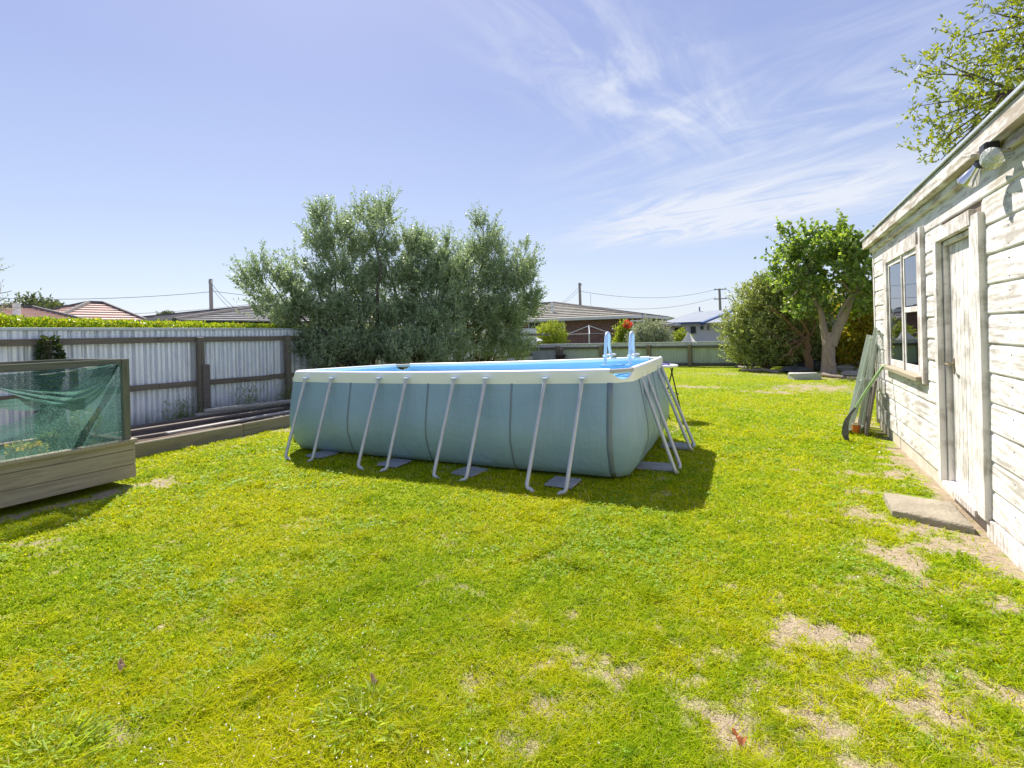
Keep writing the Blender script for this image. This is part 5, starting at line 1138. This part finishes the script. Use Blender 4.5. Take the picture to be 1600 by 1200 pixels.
    while y < 5.94:
        w = min(.103, 5.945 - y); dl.box(X + .040 + random.uniform(0, .0015), X + .07, y + .001, y + w - .002, .155, 2.285, .004); y += .103
    lf = dl.build('door', 'board_paint_v', T)
    hy = 5.885; MB().tube([(X + .045, hy, 1.22), (X - .01, hy, 1.22), (X - .025, hy - .02, 1.22), (X - .025, hy - .10, 1.215)], .009, 8).build('handle', 'brass', lf)
    MB().box(X + .034, X + .0395, hy - .02, hy + .02, 1.13, 1.27, .002).build('latch_plate', 'brass', lf)
    # twin floodlight under the eave
    fx, fy = 1.30, 4.42; fl = MB().box(fx - .05, fx + .03, fy - .05, fy + .05, 2.70, 2.76, .008).build('floodlight', 'black_plastic', T)
    MB().box(fx - .10, fx - .03, fy + .02, fy + .22, 2.715, 2.735, .004, Matrix.Rotation(R(15), 3, 'X')).build('sensor_cover', 'bare_trim', fl)
    for (hy_, dirv, s) in ((4.16, Vector((-.75, -.55, -.25)), 1.0), (4.62, Vector((-.35, .55, -.75)), .9)):
        dv = dirv.normalized(); c = Vector((fx - .05, hy_, 2.60)); q_ = dv.to_track_quat('Z', 'Y').to_matrix()
        def lt(prof): 
            mm = MB().lathe(prof, (0, 0, 0), 20); mm.v = [tuple(c + q_ @ Vector(v)) for v in mm.v]; return mm
        hd = lt([(.0, -.10), (.028, -.10), (.032, -.05), (.045, -.02), (.066 * s, .03), (.07 * s, .045)]).build('lamp_head', 'chrome', fl)
        lt([(.069 * s, .045), (.06 * s, .058), (.035 * s, .068), (0, .071)]).build('lens', 'lamp_glass', hd)
        MB().tube([c - dv * .09, c.lerp(Vector((fx, fy, 2.69)), .5), (fx, fy, 2.71)], [.034, .026, .022], 8).build('lamp_arm', 'black_plastic', fl)
shed()
# concrete doorstep
q4 = [at_z(1380, 769, .05), at_z(1393, 797, .05), at_z(1522, 824, .05), at_z(1490, 785, .05)]; ring = []
for a, b in zip(q4, q4[1:] + q4[:1]):
    for k in range(14):
        p = a.lerp(b, k / 14) + Vector((random.uniform(-.007, .007), random.uniform(-.009, .009), 0)); ring.append((min(p.x, 1.385), p.y))
cx = sum(p[0] for p in ring) / len(ring); cy = sum(p[1] for p in ring) / len(ring); n = len(ring); m = MB(); V = [(cx, cy, .055)]
for sc_, z in ((.5, .056), (.94, .054), (.985, .046), (1.0, .03), (1.01, -.03)): V += [(cx + (x - cx) * sc_, cy + (y - cy) * sc_, z + random.uniform(-.003, .003)) for x, y in ring]
m.add(V, [(0, 1 + k, 1 + (k + 1) % n) for k in range(n)] + [(1 + g_ * n + k, 1 + g_ * n + (k + 1) % n, 1 + (g_ + 1) * n + (k + 1) % n, 1 + (g_ + 1) * n + k) for g_ in range(4) for k in range(n)]); m.smooth = True
tag(m.build('doorstep', 'concrete', origin=(cx, cy, 0)), 'worn concrete doorstep slab in front of the shed door', 'step')
# old window sashes leaning against the shed end
def leaning():
    data = [((1.08, 9.00), (1.33, 9.0), 1.55, .42, 'tallest narrow glazed frame leaning against the shed corner', 0), ((.98, 9.30), (1.28, 9.30), 1.45, .40, 'glazed frame leaning second behind the tallest one', 1), ((.92, 8.85), (1.16, 8.9), .84, .34, 'short glazed frame leaning in front of the tall ones', 2)]
    for (bx, by), (tx, ty), L, W, lb, k in data:
        T = thing('old_window_frame', lb, 'window frame', (bx, by, 0), 'old glazed frames leaning at the shed corner'); d = (Vector((tx, ty, 0)) - Vector((bx, by, 0))); rise = math.sqrt(max(.1, L * L - d.length_squared))
        up = (d + Vector((0, 0, rise))).normalized(); sdv = Vector((.25, .97, 0)).normalized(); sdv = (sdv - up * sdv.dot(up)).normalized(); b = Vector((bx, by, .01)); nr = up.cross(sdv)
        m = MB()
        for s in (0, W): m.bar(b + sdv * s, b + sdv * s + up * L, .06, .04, nr)
        for h in (0.04, L / 2, L - .04): m.bar(b + sdv * .03 + up * h, b + sdv * (W - .03) + up * h, .035, .05, nr)
        m.build('frame', 'ladder_green', T); q_ = MB(); q_.add([b + sdv * .03 + up * .05, b + sdv * (W - .03) + up * .05, b + sdv * (W - .03) + up * (L - .05), b + sdv * .03 + up * (L - .05)], [(0, 1, 2, 3)]); q_.build('pane', 'clear_glass', T, thick=.003)
    tag(MB().box(1.20, 1.23, 8.72, 8.98, 0, .80, .004, Matrix.Rotation(R(9), 3, 'Y')).build('dark_board', 'plank_dark', origin=(1.21, 8.85, 0)), 'dark brown board propped beside the leaning glazed frames', 'board')
plain('ladder_green', (.42, .46, .38), (.58, .61, .53), 5, .7); leaning()
def slasher():
    a, b, c = Vector((.82, 8.30, .02)), Vector((.90, 8.35, .36)), Vector((1.30, 8.42, 1.0)); T = thing('grass_slasher', 'long-handled tool with green handle and curved iron blade leaning on the shed', 'garden tool', a)
    pts = [Vector((.98, 8.36, .45)), Vector((1.12, 8.39, .70)), Vector((1.24, 8.41, .90)), c, Vector((1.33, 8.42, 1.03)), Vector((1.36, 8.40, 1.02)), Vector((1.365, 8.36, .98))]
    MB().tube(pts, [.017, .018, .018, .018, .017, .015, .012], 8).build('handle', 'tool_green', T)
    m = MB()
    P = [Vector((.985, 8.36, .46)), Vector((.92, 8.35, .37)), Vector((.87, 8.33, .28)), Vector((.845, 8.32, .18)), Vector((.84, 8.31, .08)), Vector((.86, 8.31, .01))]; W = [.018, .022, .035, .045, .05, .04]
    V = []
    for p, w in zip(P, W): V += [p + Vector((-w * .6, 0, w * .2)), p + Vector((w, .01, -w * .2)), p + Vector((w, .022, -w * .2)), p + Vector((-w * .6, .012, w * .2))]
    m.add(V, [(4 * i + j, 4 * i + (j + 1) % 4, 4 * i + 4 + (j + 1) % 4, 4 * i + 4 + j) for i in range(5) for j in range(4)] + [(0, 1, 2, 3), (20, 21, 22, 23)]); m.build('blade', 'tool_iron', T)
    T = thing('orange_cup', 'small orange plastic cup behind the leaning tool', 'cup', (1.05, 8.95, 0)); MB().lathe([(0, .01), (.04, .01), (.055, .13), (.05, .13), (.036, .02)], (1.05, 8.95, 0), 16).build('body', 'orange_plastic', T); MB().lathe([(.054, .125), (.058, .13), (.058, .14), (.05, .14)], (1.05, 8.95, 0), 16).build('rim', 'white_plastic', T)
slasher()
